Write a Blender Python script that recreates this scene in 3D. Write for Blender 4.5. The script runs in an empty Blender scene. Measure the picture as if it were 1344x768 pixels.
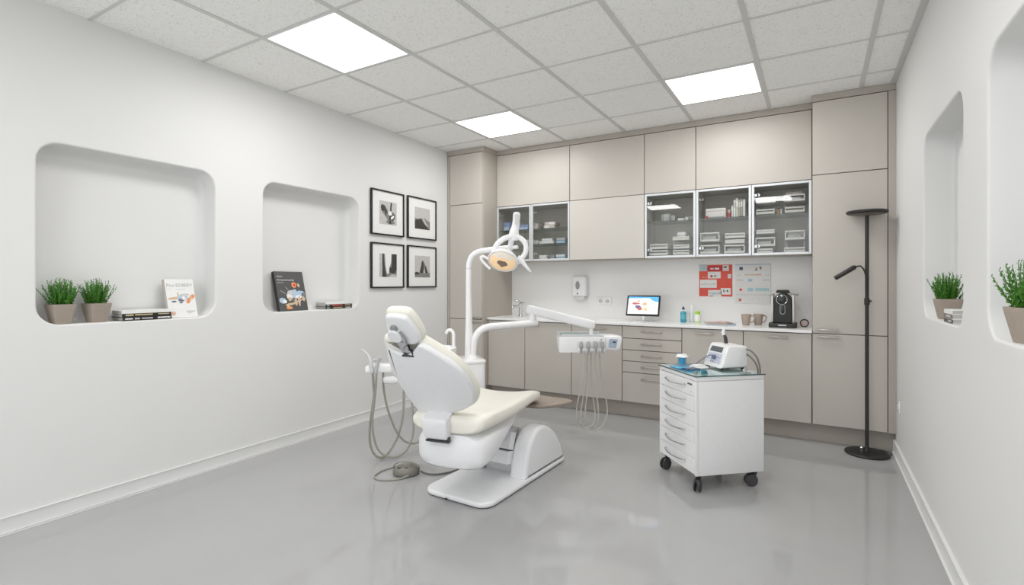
import bpy, bmesh, math, random
from mathutils import Vector, Matrix, Euler
random.seed(7)
PI = math.pi
scene = bpy.context.scene
COL = scene.collection

# ------------------------------------------------------------------ camera constants
F, YAW, HY, HC, ZC = 676.0, 0.534, 372.0, 1.259, 2.741
CY, SY = math.cos(YAW), math.sin(YAW)

def at(px, py, dep):
    """measured image position + distance -> metres"""
    u = (px - 672.0) / F; v = (HY - py) / F
    return Vector(((-SY + u * CY) * dep, (CY + u * SY) * dep, HC + v * dep))

def xat(px, y):
    u = (px - 672.0) / F
    return y * (-SY + u * CY) / (CY + u * SY)

# ------------------------------------------------------------------ materials
def M(name, rgb, rough=0.5, metal=0.0, var=0.03, scale=30.0, bump=0.0, emit=None, estr=0.0, spec=0.5, coat=0.0, stretch=None):
    m = bpy.data.materials.new(name); m.use_nodes = True
    nt = m.node_tree; b = nt.nodes['Principled BSDF']
    b.inputs['Roughness'].default_value = rough
    b.inputs['Metallic'].default_value = metal
    b.inputs['Specular IOR Level'].default_value = spec
    if coat: b.inputs['Coat Weight'].default_value = coat; b.inputs['Coat Roughness'].default_value = 0.08
    tc = nt.nodes.new('ShaderNodeTexCoord'); src = tc.outputs['Object']
    if stretch:
        mp = nt.nodes.new('ShaderNodeMapping'); mp.inputs['Scale'].default_value = stretch
        nt.links.new(src, mp.inputs['Vector']); src = mp.outputs['Vector']
    n = nt.nodes.new('ShaderNodeTexNoise'); n.inputs['Scale'].default_value = scale; n.inputs['Detail'].default_value = 3
    nt.links.new(src, n.inputs['Vector'])
    mr = nt.nodes.new('ShaderNodeMapRange')
    mr.inputs['To Min'].default_value = 1 - var; mr.inputs['To Max'].default_value = 1 + var
    nt.links.new(n.outputs['Fac'], mr.inputs['Value'])
    vm = nt.nodes.new('ShaderNodeVectorMath'); vm.operation = 'SCALE'
    vm.inputs[0].default_value = rgb
    nt.links.new(mr.outputs['Result'], vm.inputs['Scale'])
    nt.links.new(vm.outputs['Vector'], b.inputs['Base Color'])
    if bump:
        bp = nt.nodes.new('ShaderNodeBump'); bp.inputs['Strength'].default_value = bump; bp.inputs['Distance'].default_value = 0.002
        nt.links.new(n.outputs['Fac'], bp.inputs['Height']); nt.links.new(bp.outputs['Normal'], b.inputs['Normal'])
    if emit:
        b.inputs['Emission Color'].default_value = (*emit, 1); b.inputs['Emission Strength'].default_value = estr
    return m

def glass_mat(name, tint, refl=0.12, rough=0.02):
    m = bpy.data.materials.new(name); m.use_nodes = True
    nt = m.node_tree; nt.nodes.clear()
    out = nt.nodes.new('ShaderNodeOutputMaterial')
    t = nt.nodes.new('ShaderNodeBsdfTransparent'); t.inputs['Color'].default_value = (*tint, 1)
    g = nt.nodes.new('ShaderNodeBsdfGlossy'); g.inputs['Roughness'].default_value = rough
    fr = nt.nodes.new('ShaderNodeFresnel'); fr.inputs['IOR'].default_value = 1.5
    ad = nt.nodes.new('ShaderNodeMath'); ad.operation = 'ADD'; ad.inputs[1].default_value = refl; ad.use_clamp = True
    geo = nt.nodes.new('ShaderNodeNewGeometry'); fb = nt.nodes.new('ShaderNodeMath'); fb.operation = 'SUBTRACT'; fb.inputs[0].default_value = 1.0
    nt.links.new(geo.outputs['Backfacing'], fb.inputs[1])
    fm = nt.nodes.new('ShaderNodeMath'); fm.operation = 'MULTIPLY'
    nt.links.new(fr.outputs['Fac'], ad.inputs[0])
    mx = nt.nodes.new('ShaderNodeMixShader')
    nt.links.new(ad.outputs[0], fm.inputs[0]); nt.links.new(fb.outputs[0], fm.inputs[1]); nt.links.new(fm.outputs[0], mx.inputs['Fac']); nt.links.new(t.outputs[0], mx.inputs[1]); nt.links.new(g.outputs[0], mx.inputs[2])
    nt.links.new(mx.outputs[0], out.inputs['Surface'])
    return m

def ceiling_mat():
    m = M('ceiling tile', (0.66, 0.66, 0.645), 0.9, var=0.0)
    nt = m.node_tree; b = nt.nodes['Principled BSDF']; tc = nt.nodes['Texture Coordinate']
    n1 = nt.nodes.new('ShaderNodeTexNoise'); n1.inputs['Scale'].default_value = 95; n1.inputs['Detail'].default_value = 4; n1.inputs['Roughness'].default_value = 0.65
    r1 = nt.nodes.new('ShaderNodeValToRGB'); r1.color_ramp.elements[0].position = 0.33; r1.color_ramp.elements[1].position = 0.44
    r1.color_ramp.elements[0].color = (0.66, 0.66, 0.64, 1); r1.color_ramp.elements[1].color = (0.93, 0.93, 0.91, 1)
    nt.links.new(tc.outputs['Object'], n1.inputs['Vector']); nt.links.new(n1.outputs['Fac'], r1.inputs['Fac'])
    nt.links.new(r1.outputs['Color'], b.inputs['Base Color'])
    bp = nt.nodes.new('ShaderNodeBump'); bp.inputs['Strength'].default_value = 0.25; bp.inputs['Distance'].default_value = 0.003
    nt.links.new(n1.outputs['Fac'], bp.inputs['Height']); nt.links.new(bp.outputs['Normal'], b.inputs['Normal'])
    return m

WALL = M('wall paint', (0.74, 0.74, 0.735), 0.55, var=0.012, scale=3, bump=0.0, spec=0.3)
NICHE = WALL
SPLASH = M('splashback', (0.84, 0.835, 0.825), 0.3, var=0.01, scale=4)
CEIL = ceiling_mat()
TBAR = M('ceiling bar', (0.64, 0.64, 0.625), 0.55)
FLOOR = M('grey epoxy floor', (0.40, 0.40, 0.403), 0.065, var=0.035, scale=1.6, spec=0.5)
CAB = M('taupe laminate', (0.515, 0.482, 0.438), 0.42, var=0.02, scale=60, stretch=(1, 1, 14))
CABD = M('taupe laminate frame', (0.43, 0.395, 0.352), 0.45, var=0.02, scale=40)
CABI = M('cabinet interior', (0.50, 0.475, 0.43), 0.6)
CABP = M('plain pale laminate', (0.58, 0.55, 0.505), 0.4, var=0.015, scale=60, stretch=(1, 1, 14))
GAP = M('dark joint', (0.10, 0.085, 0.07), 0.8)
NICKEL = M('brushed nickel', (0.42, 0.39, 0.35), 0.35, 1.0)
CHROME = M('chrome', (0.65, 0.66, 0.68), 0.12, 1.0)
ALU = M('aluminium frame', (0.66, 0.68, 0.70), 0.38, 0.35)
TOPW = M('white worktop', (0.84, 0.84, 0.84), 0.22)
WHITE = M('white enamel', (0.84, 0.84, 0.85), 0.22, coat=0.3)
SHELLW = M('white moulded plastic', (0.80, 0.805, 0.82), 0.32)
TROL = M('white lacquer', (0.80, 0.805, 0.81), 0.33)
CREAM = M('cream upholstery', (0.82, 0.80, 0.72), 0.42, var=0.02, scale=160, bump=0.03)
GREYP = M('pale grey plastic', (0.60, 0.61, 0.62), 0.4)
GREYM = M('mid grey plastic', (0.30, 0.305, 0.31), 0.45)
HOSE = M('grey green hose', (0.34, 0.335, 0.29), 0.5)
DARK = M('dark plastic', (0.035, 0.035, 0.037), 0.4)
BLACK = M('matt black metal', (0.018, 0.017, 0.016), 0.45)
BLKG = M('gloss black', (0.012, 0.012, 0.013), 0.25)
BROWN = M('brown foot cover', (0.30, 0.245, 0.20), 0.35)
CLAY = M('stone clay', (0.36, 0.305, 0.255), 0.8, var=0.08, scale=70, bump=0.15)
SOIL = M('soil', (0.05, 0.035, 0.02), 0.9)
LEAF = M('leaf green', (0.072, 0.235, 0.022), 0.5, var=0.45, scale=60)
PAPER = M('page edges', (0.50, 0.49, 0.47), 0.8, var=0.12, scale=300, stretch=(0.2, 0.2, 3))
PAPERW = M('white paper', (0.80, 0.80, 0.79), 0.6)
GLASS = glass_mat('cabinet glass', (0.93, 0.935, 0.925), 0.03)
SHELFG = glass_mat('glass shelf', (0.80, 0.86, 0.82), 0.03)
TGLASS = glass_mat('green glass top', (0.90, 0.965, 0.96), 0.10)
CLEAR = glass_mat('clear plastic', (0.97, 0.98, 0.985), 0.03)
BLUEC = glass_mat('clear blue plastic', (0.35, 0.68, 0.85), 0.06)
BLUE = M('sky blue plastic', (0.06, 0.36, 0.62), 0.35)
TEAL = M('teal liquid', (0.05, 0.33, 0.42), 0.25)
NAVY = M('navy', (0.02, 0.06, 0.16), 0.4)
RED = M('poster red', (0.72, 0.085, 0.05), 0.5)
REDD = M('deep red', (0.55, 0.025, 0.03), 0.5)
GREEN = M('lime cap', (0.36, 0.65, 0.05), 0.4)
PINK = M('soft pink', (0.62, 0.45, 0.42), 0.6)
ORANGE = M('orange print', (0.78, 0.30, 0.12), 0.6)
TAN = M('tan print', (0.62, 0.47, 0.30), 0.6)
PALEB = M('pale blue print', (0.42, 0.55, 0.68), 0.6)
AQUA = M('aqua print', (0.35, 0.62, 0.66), 0.6)
SLATE = M('slate print', (0.16, 0.18, 0.24), 0.6)
GREYT = M('grey print', (0.33, 0.33, 0.33), 0.6)
LGREY = M('light grey print', (0.58, 0.58, 0.58), 0.6)
CHAR = M('charcoal cover', (0.075, 0.075, 0.075), 0.45)
BLKB = M('black spine', (0.018, 0.018, 0.016), 0.45)
GOLD = M('gold print', (0.60, 0.50, 0.28), 0.5)
CUPM = M('beige ceramic', (0.42, 0.345, 0.28), 0.5, var=0.04)
PEDAL = M('taupe grey rubber', (0.20, 0.19, 0.165), 0.5)
LENS = M('amber lens', (0.80, 0.62, 0.42), 0.25, var=0.22, scale=28, emit=(1.0, 0.62, 0.30), estr=0.32)
LENSW = M('frosted lens edge', (0.82, 0.76, 0.68), 0.3, var=0.1, scale=40, emit=(1.0, 0.86, 0.7), estr=0.12)
DIFF = M('light diffuser', (0.9, 0.9, 0.9), 0.5, emit=(1.0, 0.995, 0.985), estr=3.0)
LAMPD = M('lamp underside', (0.14, 0.12, 0.11), 0.5)
SCREENW = M('screen white', (0.8, 0.8, 0.82), 0.2, var=0.02, emit=(0.95, 0.97, 1.0), estr=0.35)
SCREENB = M('screen blue', (0.1, 0.35, 0.7), 0.2, var=0.2, scale=12, emit=(0.12, 0.42, 0.9), estr=0.5)
SCREENR = M('screen red', (0.4, 0.12, 0.12), 0.2, var=0.4, scale=60, emit=(0.6, 0.18, 0.15), estr=0.35)
SCREENO = M('screen orange', (0.7, 0.4, 0.25), 0.2, var=0.3, scale=60, emit=(0.9, 0.5, 0.3), estr=0.35)
SCREENY = M('screen yellow', (0.7, 0.6, 0.3), 0.2, var=0.2, scale=60, emit=(0.9, 0.8, 0.45), estr=0.3)
SCREENP = M('screen purple', (0.15, 0.1, 0.25), 0.2, var=0.4, scale=60, emit=(0.25, 0.2, 0.4), estr=0.25)
LCD = M('grey display', (0.11, 0.125, 0.135), 0.25)
PHW = M('photo pale grey', (0.52, 0.51, 0.50), 0.5, var=0.25, scale=45)
PHM = M('photo mid grey', (0.22, 0.215, 0.21), 0.5, var=0.45, scale=70)
PHD = M('photo dark', (0.045, 0.042, 0.04), 0.5, var=0.5, scale=70)

# ------------------------------------------------------------------ mesh helpers
def new(): return bmesh.new()

def merge(bm, tmp, mi=0, Mx=None):
    if Mx is not None: tmp.transform(Mx)
    for f in tmp.faces: f.material_index = mi
    me = bpy.data.meshes.new('tmp'); tmp.to_mesh(me); tmp.free()
    bm.from_mesh(me); bpy.data.meshes.remove(me)

def box(bm, lo, hi, bev=0.0, seg=2, mi=0, Mx=None):
    t = bmesh.new(); bmesh.ops.create_cube(t, size=1.0)
    lo, hi = Vector(lo), Vector(hi)
    for v in t.verts:
        v.co = Vector([lo[i] if v.co[i] < 0 else hi[i] for i in range(3)])
    if bev > 0: bmesh.ops.bevel(t, geom=t.edges[:], offset=bev, segments=seg, profile=0.5, affect='EDGES')
    merge(bm, t, mi, Mx)

def spline(pts, sub=8, closed=False):
    P = [Vector(p) for p in pts]; n = len(P); out = []
    if n < 3 and not closed: return P
    for i in range(n if closed else n - 1):
        g = (lambda k: P[k % n]) if closed else (lambda k: P[max(0, min(n - 1, k))])
        p0, p1, p2, p3 = g(i - 1), g(i), g(i + 1), g(i + 2)
        for k in range(sub):
            t = k / sub
            out.append(0.5 * ((2 * p1) + (p2 - p0) * t + (2 * p0 - 5 * p1 + 4 * p2 - p3) * t * t + (3 * p1 - p0 - 3 * p2 + p3) * t ** 3))
    if not closed: out.append(P[-1])
    return out

def tube(bm, pts, r, n=10, mi=0, smooth=0, closed=False, rr=None, Mx=None, flat=1.0):
    """tube along pts; rr optional list of radii; flat squashes the section along its second axis"""
    P = spline(pts, smooth, closed) if smooth else [Vector(p) for p in pts]
    if rr is not None and len(rr) != len(P):
        k = (len(rr) - 1) / (len(P) - 1)
        rr = [rr[int(i * k)] + (rr[min(len(rr) - 1, int(i * k) + 1)] - rr[int(i * k)]) * (i * k - int(i * k)) for i in range(len(P))]
    t = bmesh.new(); rings = []; m = len(P)
    up = None
    for i, p in enumerate(P):
        if closed: d = P[(i + 1) % m] - P[i - 1]
        else: d = P[min(m - 1, i + 1)] - P[max(0, i - 1)]
        d = d.normalized() if d.length > 1e-9 else Vector((0, 0, 1))
        if up is None:
            up = Vector((0, 0, 1)) if abs(d.z) < 0.9 else Vector((1, 0, 0))
        a = up - d * up.dot(d)
        a = a.normalized() if a.length > 1e-6 else d.orthogonal().normalized()
        up = a; b = d.cross(a); q = rr[i] if rr is not None else r
        rings.append([t.verts.new(p + (a * math.cos(2 * PI * k / n) + b * flat * math.sin(2 * PI * k / n)) * q) for k in range(n)])
    for i in range(m if closed else m - 1):
        A, B = rings[i], rings[(i + 1) % m]
        for k in range(n): t.faces.new((A[k], A[(k + 1) % n], B[(k + 1) % n], B[k]))
    if not closed:
        t.faces.new(rings[0][::-1]); t.faces.new(rings[-1])
    bmesh.ops.recalc_face_normals(t, faces=t.faces[:])
    merge(bm, t, mi, Mx)

def lathe(bm, prof, n=24, mi=0, Mx=None):
    """prof [(r,z)...] about Z"""
    t = bmesh.new(); rings = []
    for r, z in prof:
        if r < 1e-6: rings.append([t.verts.new((0, 0, z))])
        else: rings.append([t.verts.new((r * math.cos(2 * PI * k / n), r * math.sin(2 * PI * k / n), z)) for k in range(n)])
    for A, B in zip(rings[:-1], rings[1:]):
        for k in range(n):
            k2 = (k + 1) % n
            if len(A) == 1 and len(B) == 1: continue
            if len(A) == 1: t.faces.new((A[0], B[k2], B[k]))
            elif len(B) == 1: t.faces.new((A[k], A[k2], B[0]))
            else: t.faces.new((A[k], A[k2], B[k2], B[k]))
    if len(rings[0]) > 1: t.faces.new(rings[0][::-1])
    if len(rings[-1]) > 1: t.faces.new(rings[-1])
    bmesh.ops.recalc_face_normals(t, faces=t.faces[:])
    merge(bm, t, mi, Mx)

def loft(bm, rings, mi=0, cap=True, Mx=None):
    t = bmesh.new(); R = [[t.verts.new(p) for p in r] for r in rings]; n = len(R[0])
    for A, B in zip(R[:-1], R[1:]):
        for k in range(n): t.faces.new((A[k], A[(k + 1) % n], B[(k + 1) % n], B[k]))
    if cap: t.faces.new(R[0][::-1]); t.faces.new(R[-1])
    bmesh.ops.recalc_face_normals(t, faces=t.faces[:])
    merge(bm, t, mi, Mx)

def inset2(poly, d):
    n = len(poly); out = []
    area = sum(poly[i][0] * poly[(i + 1) % n][1] - poly[(i + 1) % n][0] * poly[i][1] for i in range(n))
    s = 1 if area > 0 else -1
    for i in range(n):
        a, b, c = Vector(poly[i - 1]), Vector(poly[i]), Vector(poly[(i + 1) % n])
        e1, e2 = (b - a), (c - b)
        e1 = e1.normalized() if e1.length > 1e-9 else e2.normalized()
        e2 = e2.normalized() if e2.length > 1e-9 else e1
        nn = Vector((-e1.y - e2.y, e1.x + e2.x)) * s
        nn = nn.normalized() if nn.length > 1e-6 else Vector((0, 0))
        out.append((b.x + nn.x * d, b.y + nn.y * d))
    return out

def pillow(bm, poly, z0, z1, r, mi=0, Mx=None, seg=5, dome=0.0):
    """2-D outline swept from z0 to z1 with rounded rims"""
    rings = []
    for k in range(seg + 1):
        a = PI / 2 * k / seg
        rings.append([(x, y, z0 + r - r * math.cos(a)) for x, y in inset2(poly, r * (1 - math.sin(a)))])
    for k in range(seg + 1):
        a = PI / 2 * k / seg
        rings.append([(x, y, z1 - r + r * math.sin(a)) for x, y in inset2(poly, r * (1 - math.cos(a)))])
    loft(bm, rings, mi, True, Mx)

def rrect(w, h, r, n=6, cx=0, cy=0):
    out = []
    for qx, qy, a0 in ((1, 1, 0), (-1, 1, 90), (-1, -1, 180), (1, -1, 270)):
        for k in range(n + 1):
            a = math.radians(a0 + 90 * k / n)
            out.append((cx + qx * (w / 2 - r) + r * math.cos(a), cy + qy * (h / 2 - r) + r * math.sin(a)))
    return out

def poly_face(bm, pts, mi=0, Mx=None):
    t = bmesh.new(); t.faces.new([t.verts.new(p) for p in pts]); merge(bm, t, mi, Mx)

def text(bm, s, size, Mx, mi=0, align='LEFT'):
    c = bpy.data.curves.new('txt', 'FONT'); c.body = s; c.size = size; c.align_x = align; c.resolution_u = 2
    o = bpy.data.objects.new('txt', c); COL.objects.link(o)
    dg = bpy.context.evaluated_depsgraph_get()
    me = bpy.data.meshes.new_from_object(o.evaluated_get(dg))
    t = bmesh.new(); t.from_mesh(me)
    bpy.data.objects.remove(o); bpy.data.curves.remove(c); bpy.data.meshes.remove(me)
    merge(bm, t, mi, Mx)

RM = {}
def obj(name, bm, mats, parent=None, flatfaces=False, angle=38):
    me = bpy.data.meshes.new(name)
    Mp = Matrix.Identity(4)
    if parent is not None:
        Mp = RM[parent.name]; bm.transform(Mp.inverted())
    bm.to_mesh(me); bm.free()
    for m in (mats if isinstance(mats, (list, tuple)) else [mats]): me.materials.append(m)
    if not flatfaces:
        me.polygons.foreach_set('use_smooth', [True] * len(me.polygons))
        me.set_sharp_from_angle(angle=math.radians(angle))
    o = bpy.data.objects.new(name, me); COL.objects.link(o)
    if parent is not None: o.parent = parent
    RM[o.name] = Mp
    return o

def tag(o, label, cat, group=None, kind=None):
    if label: o['label'] = label
    if cat: o['category'] = cat
    if group: o['group'] = group
    if kind: o['kind'] = kind
    return o

def thing(name, label, cat, loc=(0, 0, 0), rz=0.0, group=None):
    o = bpy.data.objects.new(name, None); COL.objects.link(o)
    o.location = loc; o.rotation_euler = (0, 0, rz); o.empty_display_size = 0.1
    RM[o.name] = Matrix.Translation(Vector(loc)) @ Matrix.Rotation(rz, 4, 'Z')
    return tag(o, label, cat, group)

def struct(name, bm, mats, label=None, **k):
    o = obj(name, bm, mats, **k); o['kind'] = 'structure'
    if label: o['label'] = label
    return o

def dup(root, loc, rz, label, group=None, scale=None):
    r = root.copy(); COL.objects.link(r); r.location = loc; r.rotation_euler = (0, 0, rz)
    if scale: r.scale = scale
    r['label'] = label
    if group: r['group'] = group
    for ch in list(root.children):
        c = ch.copy(); COL.objects.link(c); c.parent = r
        for g in list(ch.children):
            d = g.copy(); COL.objects.link(d); d.parent = c
    return r

def TR(loc, rz=0.0): return Matrix.Translation(Vector(loc)) @ Matrix.Rotation(rz, 4, 'Z')

# ------------------------------------------------------------------ the room
YB = 5.22                # splashback plane
YN = -2.6                # open end behind the camera, wall left off to admit fill light
XR = 0.505
LA = math.atan(0.02)
# left wall frame: (s along the wall ~ y, d into the wall, z)
LW = Matrix.Translation((-3.505, 0.9, 0)) @ Matrix.Rotation(LA, 4, 'Z') @ Matrix(((0, -1, 0, 0), (1, 0, 0, -0.9), (0, 0, 1, 0), (0, 0, 0, 1)))
# right wall frame: (s = y, d into the wall, z)
RW = Matrix(((0, 1, 0, XR), (1, 0, 0, 0), (0, 0, 1, 0), (0, 0, 0, 1)))

def wall_with_niches(name, Mx, s0, s1, niches, label):
    bm = bmesh.new(); loops = []
    outer = [bm.verts.new((s0, 0, 0)), bm.verts.new((s1, 0, 0)), bm.verts.new((s1, 0, ZC + .02)), bm.verts.new((s0, 0, ZC + .02))]
    edges = [bm.edges.new((outer[i], outer[(i + 1) % 4])) for i in range(4)]
    soft = []
    for a, b, z0, z1, R, D, rf in niches:
        w, h, cx, cz = b - a, z1 - z0, (a + b) / 2, (z0 + z1) / 2
        base = rrect(w, h, R, 10, cx, cz); rings = []; e = 0.010
        for k in range(4):
            t = PI / 2 * k / 3
            rings.append((inset2(base, -e * (1 - math.sin(t))), e * (1 - math.cos(t))))
        for k in range(9):
            t = PI / 2 * k / 8
            rings.append((inset2(base, rf * (1 - math.cos(t))), D - rf + rf * math.sin(t)))
        prev = None
        for pts, d in rings:
            cur = [bm.verts.new((x, d, z)) for x, z in pts]
            if prev is None:
                edges += [bm.edges.new((cur[i], cur[(i + 1) % len(cur)])) for i in range(len(cur))]
            else:
                for i in range(len(cur)):
                    j = (i + 1) % len(cur); soft.append(bm.faces.new((prev[i], prev[j], cur[j], cur[i])))
            prev = cur
        soft.append(bm.faces.new(prev))
    bmesh.ops.triangle_fill(bm, use_beauty=True, use_dissolve=False, edges=edges, normal=(0, -1, 0))
    for f in soft: f.smooth = True
    bmesh.ops.recalc_face_normals(bm, faces=bm.faces[:])
    bm.transform(Mx)
    me = bpy.data.meshes.new(name); bm.to_mesh(me); bm.free(); me.materials.append(WALL)
    o = bpy.data.objects.new(name, me); COL.objects.link(o); o['kind'] = 'structure'; o['label'] = label
    return o

NL1 = (1.052, 1.992, 1.036, 2.012, 0.105, 0.15, 0.045)
NL2 = (2.353, 3.297, 1.040, 2.022, 0.105, 0.15, 0.045)
NR1 = (2.700, 3.583, 1.080, 2.055, 0.105, 0.135, 0.022)
NR2 = (1.410, 2.353, 1.078, 2.050, 0.105, 0.135, 0.022)
wall_with_niches('wall_left', LW, YN, YB + .04, [NL1, NL2], 'white left wall with two round-cornered niches')
wall_with_niches('wall_right', RW, YN, YB + .02, [NR1, NR2], 'white right wall with two round-cornered niches')

bm = new(); box(bm, (-3.75, YB, 0), (0.6, YB + 0.05, ZC + .02)); struct('wall_back', bm, SPLASH, 'white back wall behind the worktop')
bm = new(); box(bm, (-3.75, YN - .05, -0.05), (0.62, YB + 0.05, 0.0)); struct('floor', bm, FLOOR, 'glossy grey seamless floor')
bm = new(); box(bm, (-3.75, YN - .05, ZC), (0.62, YB + 0.05, ZC + 0.05)); struct('ceiling', bm, CEIL, 'suspended ceiling of speckled white tiles')

GX = [-3.507 + 0.633 * i for i in range(1, 7)]
GYs = [1.905 + 0.625 * j for j in range(-7, 6)]
bm = new()
for x in GX: box(bm, (x - .014, YN, ZC - .006), (x + .014, YB, ZC + .004))
for y in GYs: box(bm, (-3.6, y - .010, ZC - .005), (XR, y + .010, ZC + .004))
box(bm, (XR - .035, YN, ZC - .006), (XR, YB, ZC + .004))
box(bm, (-.018, YN, ZC - .008), (.0, YB - .05, ZC + .004), Mx=LW)
struct('trim_1', bm, TBAR, 'pale grey ceiling grid bars', flatfaces=True)

def baseboard(name, Mx, s0, s1, sg, label, h=0.085):
    bm = new()
    box(bm, (s0, sg * 0.0, 0), (s1, sg * 0.012, h), 0.004, 2, 0, Mx)
    box(bm, (s0, sg * 0.0, 0), (s1, sg * 0.016, 0.010), 0.003, 2, 0, Mx)
    struct(name, bm, WALL, label)
baseboard('baseboard_left', LW, YN, 4.60, -1, 'low white skirting along the left wall')
baseboard('baseboard_right', RW, YN, 4.74, -1, 'low white skirting along the right wall', 0.095)

# ceiling light panels
def light_panel(x0, x1, y0, y1):
    cx, cy = (x0 + x1) / 2, (y0 + y1) / 2
    t = thing('ceiling_light', None, 'ceiling light', (cx, cy, ZC))
    bm = new(); w, d = x1 - x0 - .026, y1 - y0 - .018
    for a, b in (((-w/2, -d/2), (w/2, -d/2 + .012)), ((-w/2, d/2 - .012), (w/2, d/2)), ((-w/2, -d/2 + .012), (-w/2 + .012, d/2 - .012)), ((w/2 - .012, -d/2 + .012), (w/2, d/2 - .012))):
        box(bm, (cx + a[0], cy + a[1], ZC - .006), (cx + b[0], cy + b[1], ZC + .003))
    obj('frame', bm, WHITE, t, True)
    bm = new(); box(bm, (cx - w/2 + .010, cy - d/2 + .010, ZC - .0045), (cx + w/2 - .010, cy + d/2 - .010, ZC + .002))
    obj('diffuser', bm, DIFF, t, True)
    return t
panels = [(0, 3, 'square recessed ceiling light panel nearest the tall cabinet in the left corner'),
          (3, 3, 'square recessed ceiling light panel above the right-hand wall cabinets'),
          (0, 0, 'large square recessed ceiling light panel above the left wall niches'),
          (3, -1, 'square recessed ceiling light panel over the middle of the room'),
          (0, -4, 'square recessed ceiling light panel behind the viewpoint by the left wall'),
          (3, -4, 'square recessed ceiling light panel behind the viewpoint by the right wall')]
for gi, gj, lab in panels:
    x0, x1 = GX[gi], GX[gi + 1]; y0 = 1.905 + .625 * gj; y1 = y0 + .625
    t = light_panel(x0, x1, y0, y1); tag(t, lab, 'ceiling light', 'ceiling light panels')
    L = bpy.data.lights.new('panel lamp', 'AREA'); L.shape = 'SQUARE'; L.size = 0.56; L.energy = 10.5; L.color = (1.0, 0.99, 0.975)
    lo = bpy.data.objects.new('panel_lamp', L); COL.objects.link(lo); lo.location = ((x0 + x1) / 2, (y0 + y1) / 2, ZC - .012)

# ------------------------------------------------------------------ cabinets
YF, YT, YU, ZT = 4.70, 4.62, 4.88, 0.890
XL0, XT = -3.575, -3.085       # left tall unit
XM = -0.03                      # right tall unit starts
TD = 0.018                      # door thickness

def door(bm, x0, x1, z0, z1, y, mi=0, g=0.002, t=TD):
    box(bm, (x0 + g, y, z0 + g), (x1 - g, y + t, z1 - g), 0.0012, 1, mi)

def bar_handle(parent, xc, z, y, w=0.15, name='handle'):
    bm = new()
    box(bm, (xc - w/2, y - .030, z - .005), (xc + w/2, y - .020, z + .005), .002, 1)
    for s in (-1, 1): box(bm, (xc + s*(w/2 - .012) - .004, y - .021, z - .004), (xc + s*(w/2 - .012) + .004, y, z + .004))
    return obj(name, bm, NICKEL, parent)

def carcass(parent, x0, x1, z0, z1, y0, y1, mat=CABD):
    bm = new(); box(bm, (x0 + .0005, y0, z0), (x1 - .0005, y1, z1)); return obj('carcass', bm, mat, parent, True)

def solid_unit(name, label, cat, x0, x1, z0, z1, y, y1, doors, handles=(), mat=CAB, group=None, g=0.003):
    t = thing(name, label, cat, ((x0 + x1)/2, (y + y1)/2, z0), 0, group)
    carcass(t, x0, x1, z0, z1, y + TD + .001, y1, CABD)
    bm = new(); box(bm, (x0 + .001, y + TD - .004, z0 + .001), (x1 - .001, y + TD + .001, z1 - .001)); obj('door_gap', bm, GAP, t, True)
    ds = []
    for (dx0, dx1, dz0, dz1, nm) in doors:
        bm = new(); door(bm, dx0, dx1, dz0, dz1, y, 0, g); ds.append(obj(nm, bm, mat, t))
    for (di, xc, z, w) in handles: bar_handle(ds[di], xc, z, y, w)
    return t

ZK, ZU0, ZU1, ZCR = 0.150, 1.498, 2.110, 2.685
# left tall cabinet
lx0, lx1 = -3.562, XT - .022
t = solid_unit('tall_cabinet', 'tall taupe cabinet in the left corner beside the framed pictures', 'cabinet', XL0 + .005, XT, ZK, ZCR, YT, YB - .005,
    [(-3.545, XT - .020, 2.128, ZCR, 'door'), (-3.545, XT - .020, 0.868, 2.128, 'door'), (-3.545, XT - .020, ZK, 0.868, 'door')],
    [(1, -3.17, 0.885, .13), (2, -3.17, 0.838, .13)])
for q0, q1 in ((-3.572, -3.546), (XT - .020, XT)):
    bm = new(); box(bm, (q0, YT, ZK), (q1, YT + TD, ZCR)); obj('side_frame', bm, CABD, t, True)
# right tall cabinet
t = solid_unit('tall_cabinet', 'tall taupe cabinet at the right wall behind the floor lamp', 'cabinet', XM, 0.4555, ZK, ZCR, YF, YB - .005,
    [(XM, 0.455, 2.110, ZCR, 'door'), (XM, 0.455, 0.866, 2.110, 'door'), (XM, 0.455, ZK, 0.866, 'door')],
    [(1, 0.075, 0.897, .145), (2, 0.075, 0.842, .145)])
bm = new(); box(bm, (0.457, YF + .002, ZK), (XR - .001, YF + .03, ZCR)); struct('trim_2', bm, CABD, 'narrow taupe filler strip at the right wall')
# fascia boards up to the ceiling, plinth
bm = new(); box(bm, (XL0 + .004, YT + .001, ZCR + .003), (XT, YB, ZC - .002)); struct('trim_3', bm, CABD, 'taupe fascia over the left tall cabinet')
bm = new(); box(bm, (XT + .001, YU + .001, ZCR + .003), (XM - .001, YB, ZC - .002)); struct('trim_4', bm, CABD, 'long taupe fascia over the wall cabinets')
bm = new(); box(bm, (XM, YF + .001, ZCR + .003), (XR - .001, YB, ZC - .002)); struct('trim_5', bm, CABD, 'taupe fascia over the right tall cabinet')
bm = new(); box(bm, (XL0 + .02, YF + .10, 0), (XR - .001, YF + .13, ZK - .002)); box(bm, (XL0 + .02, YT + .06, 0), (XT - .02, YF + .10, ZK - .002)); struct('trim_6', bm, CABD, 'recessed taupe plinth under the cabinets')

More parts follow.
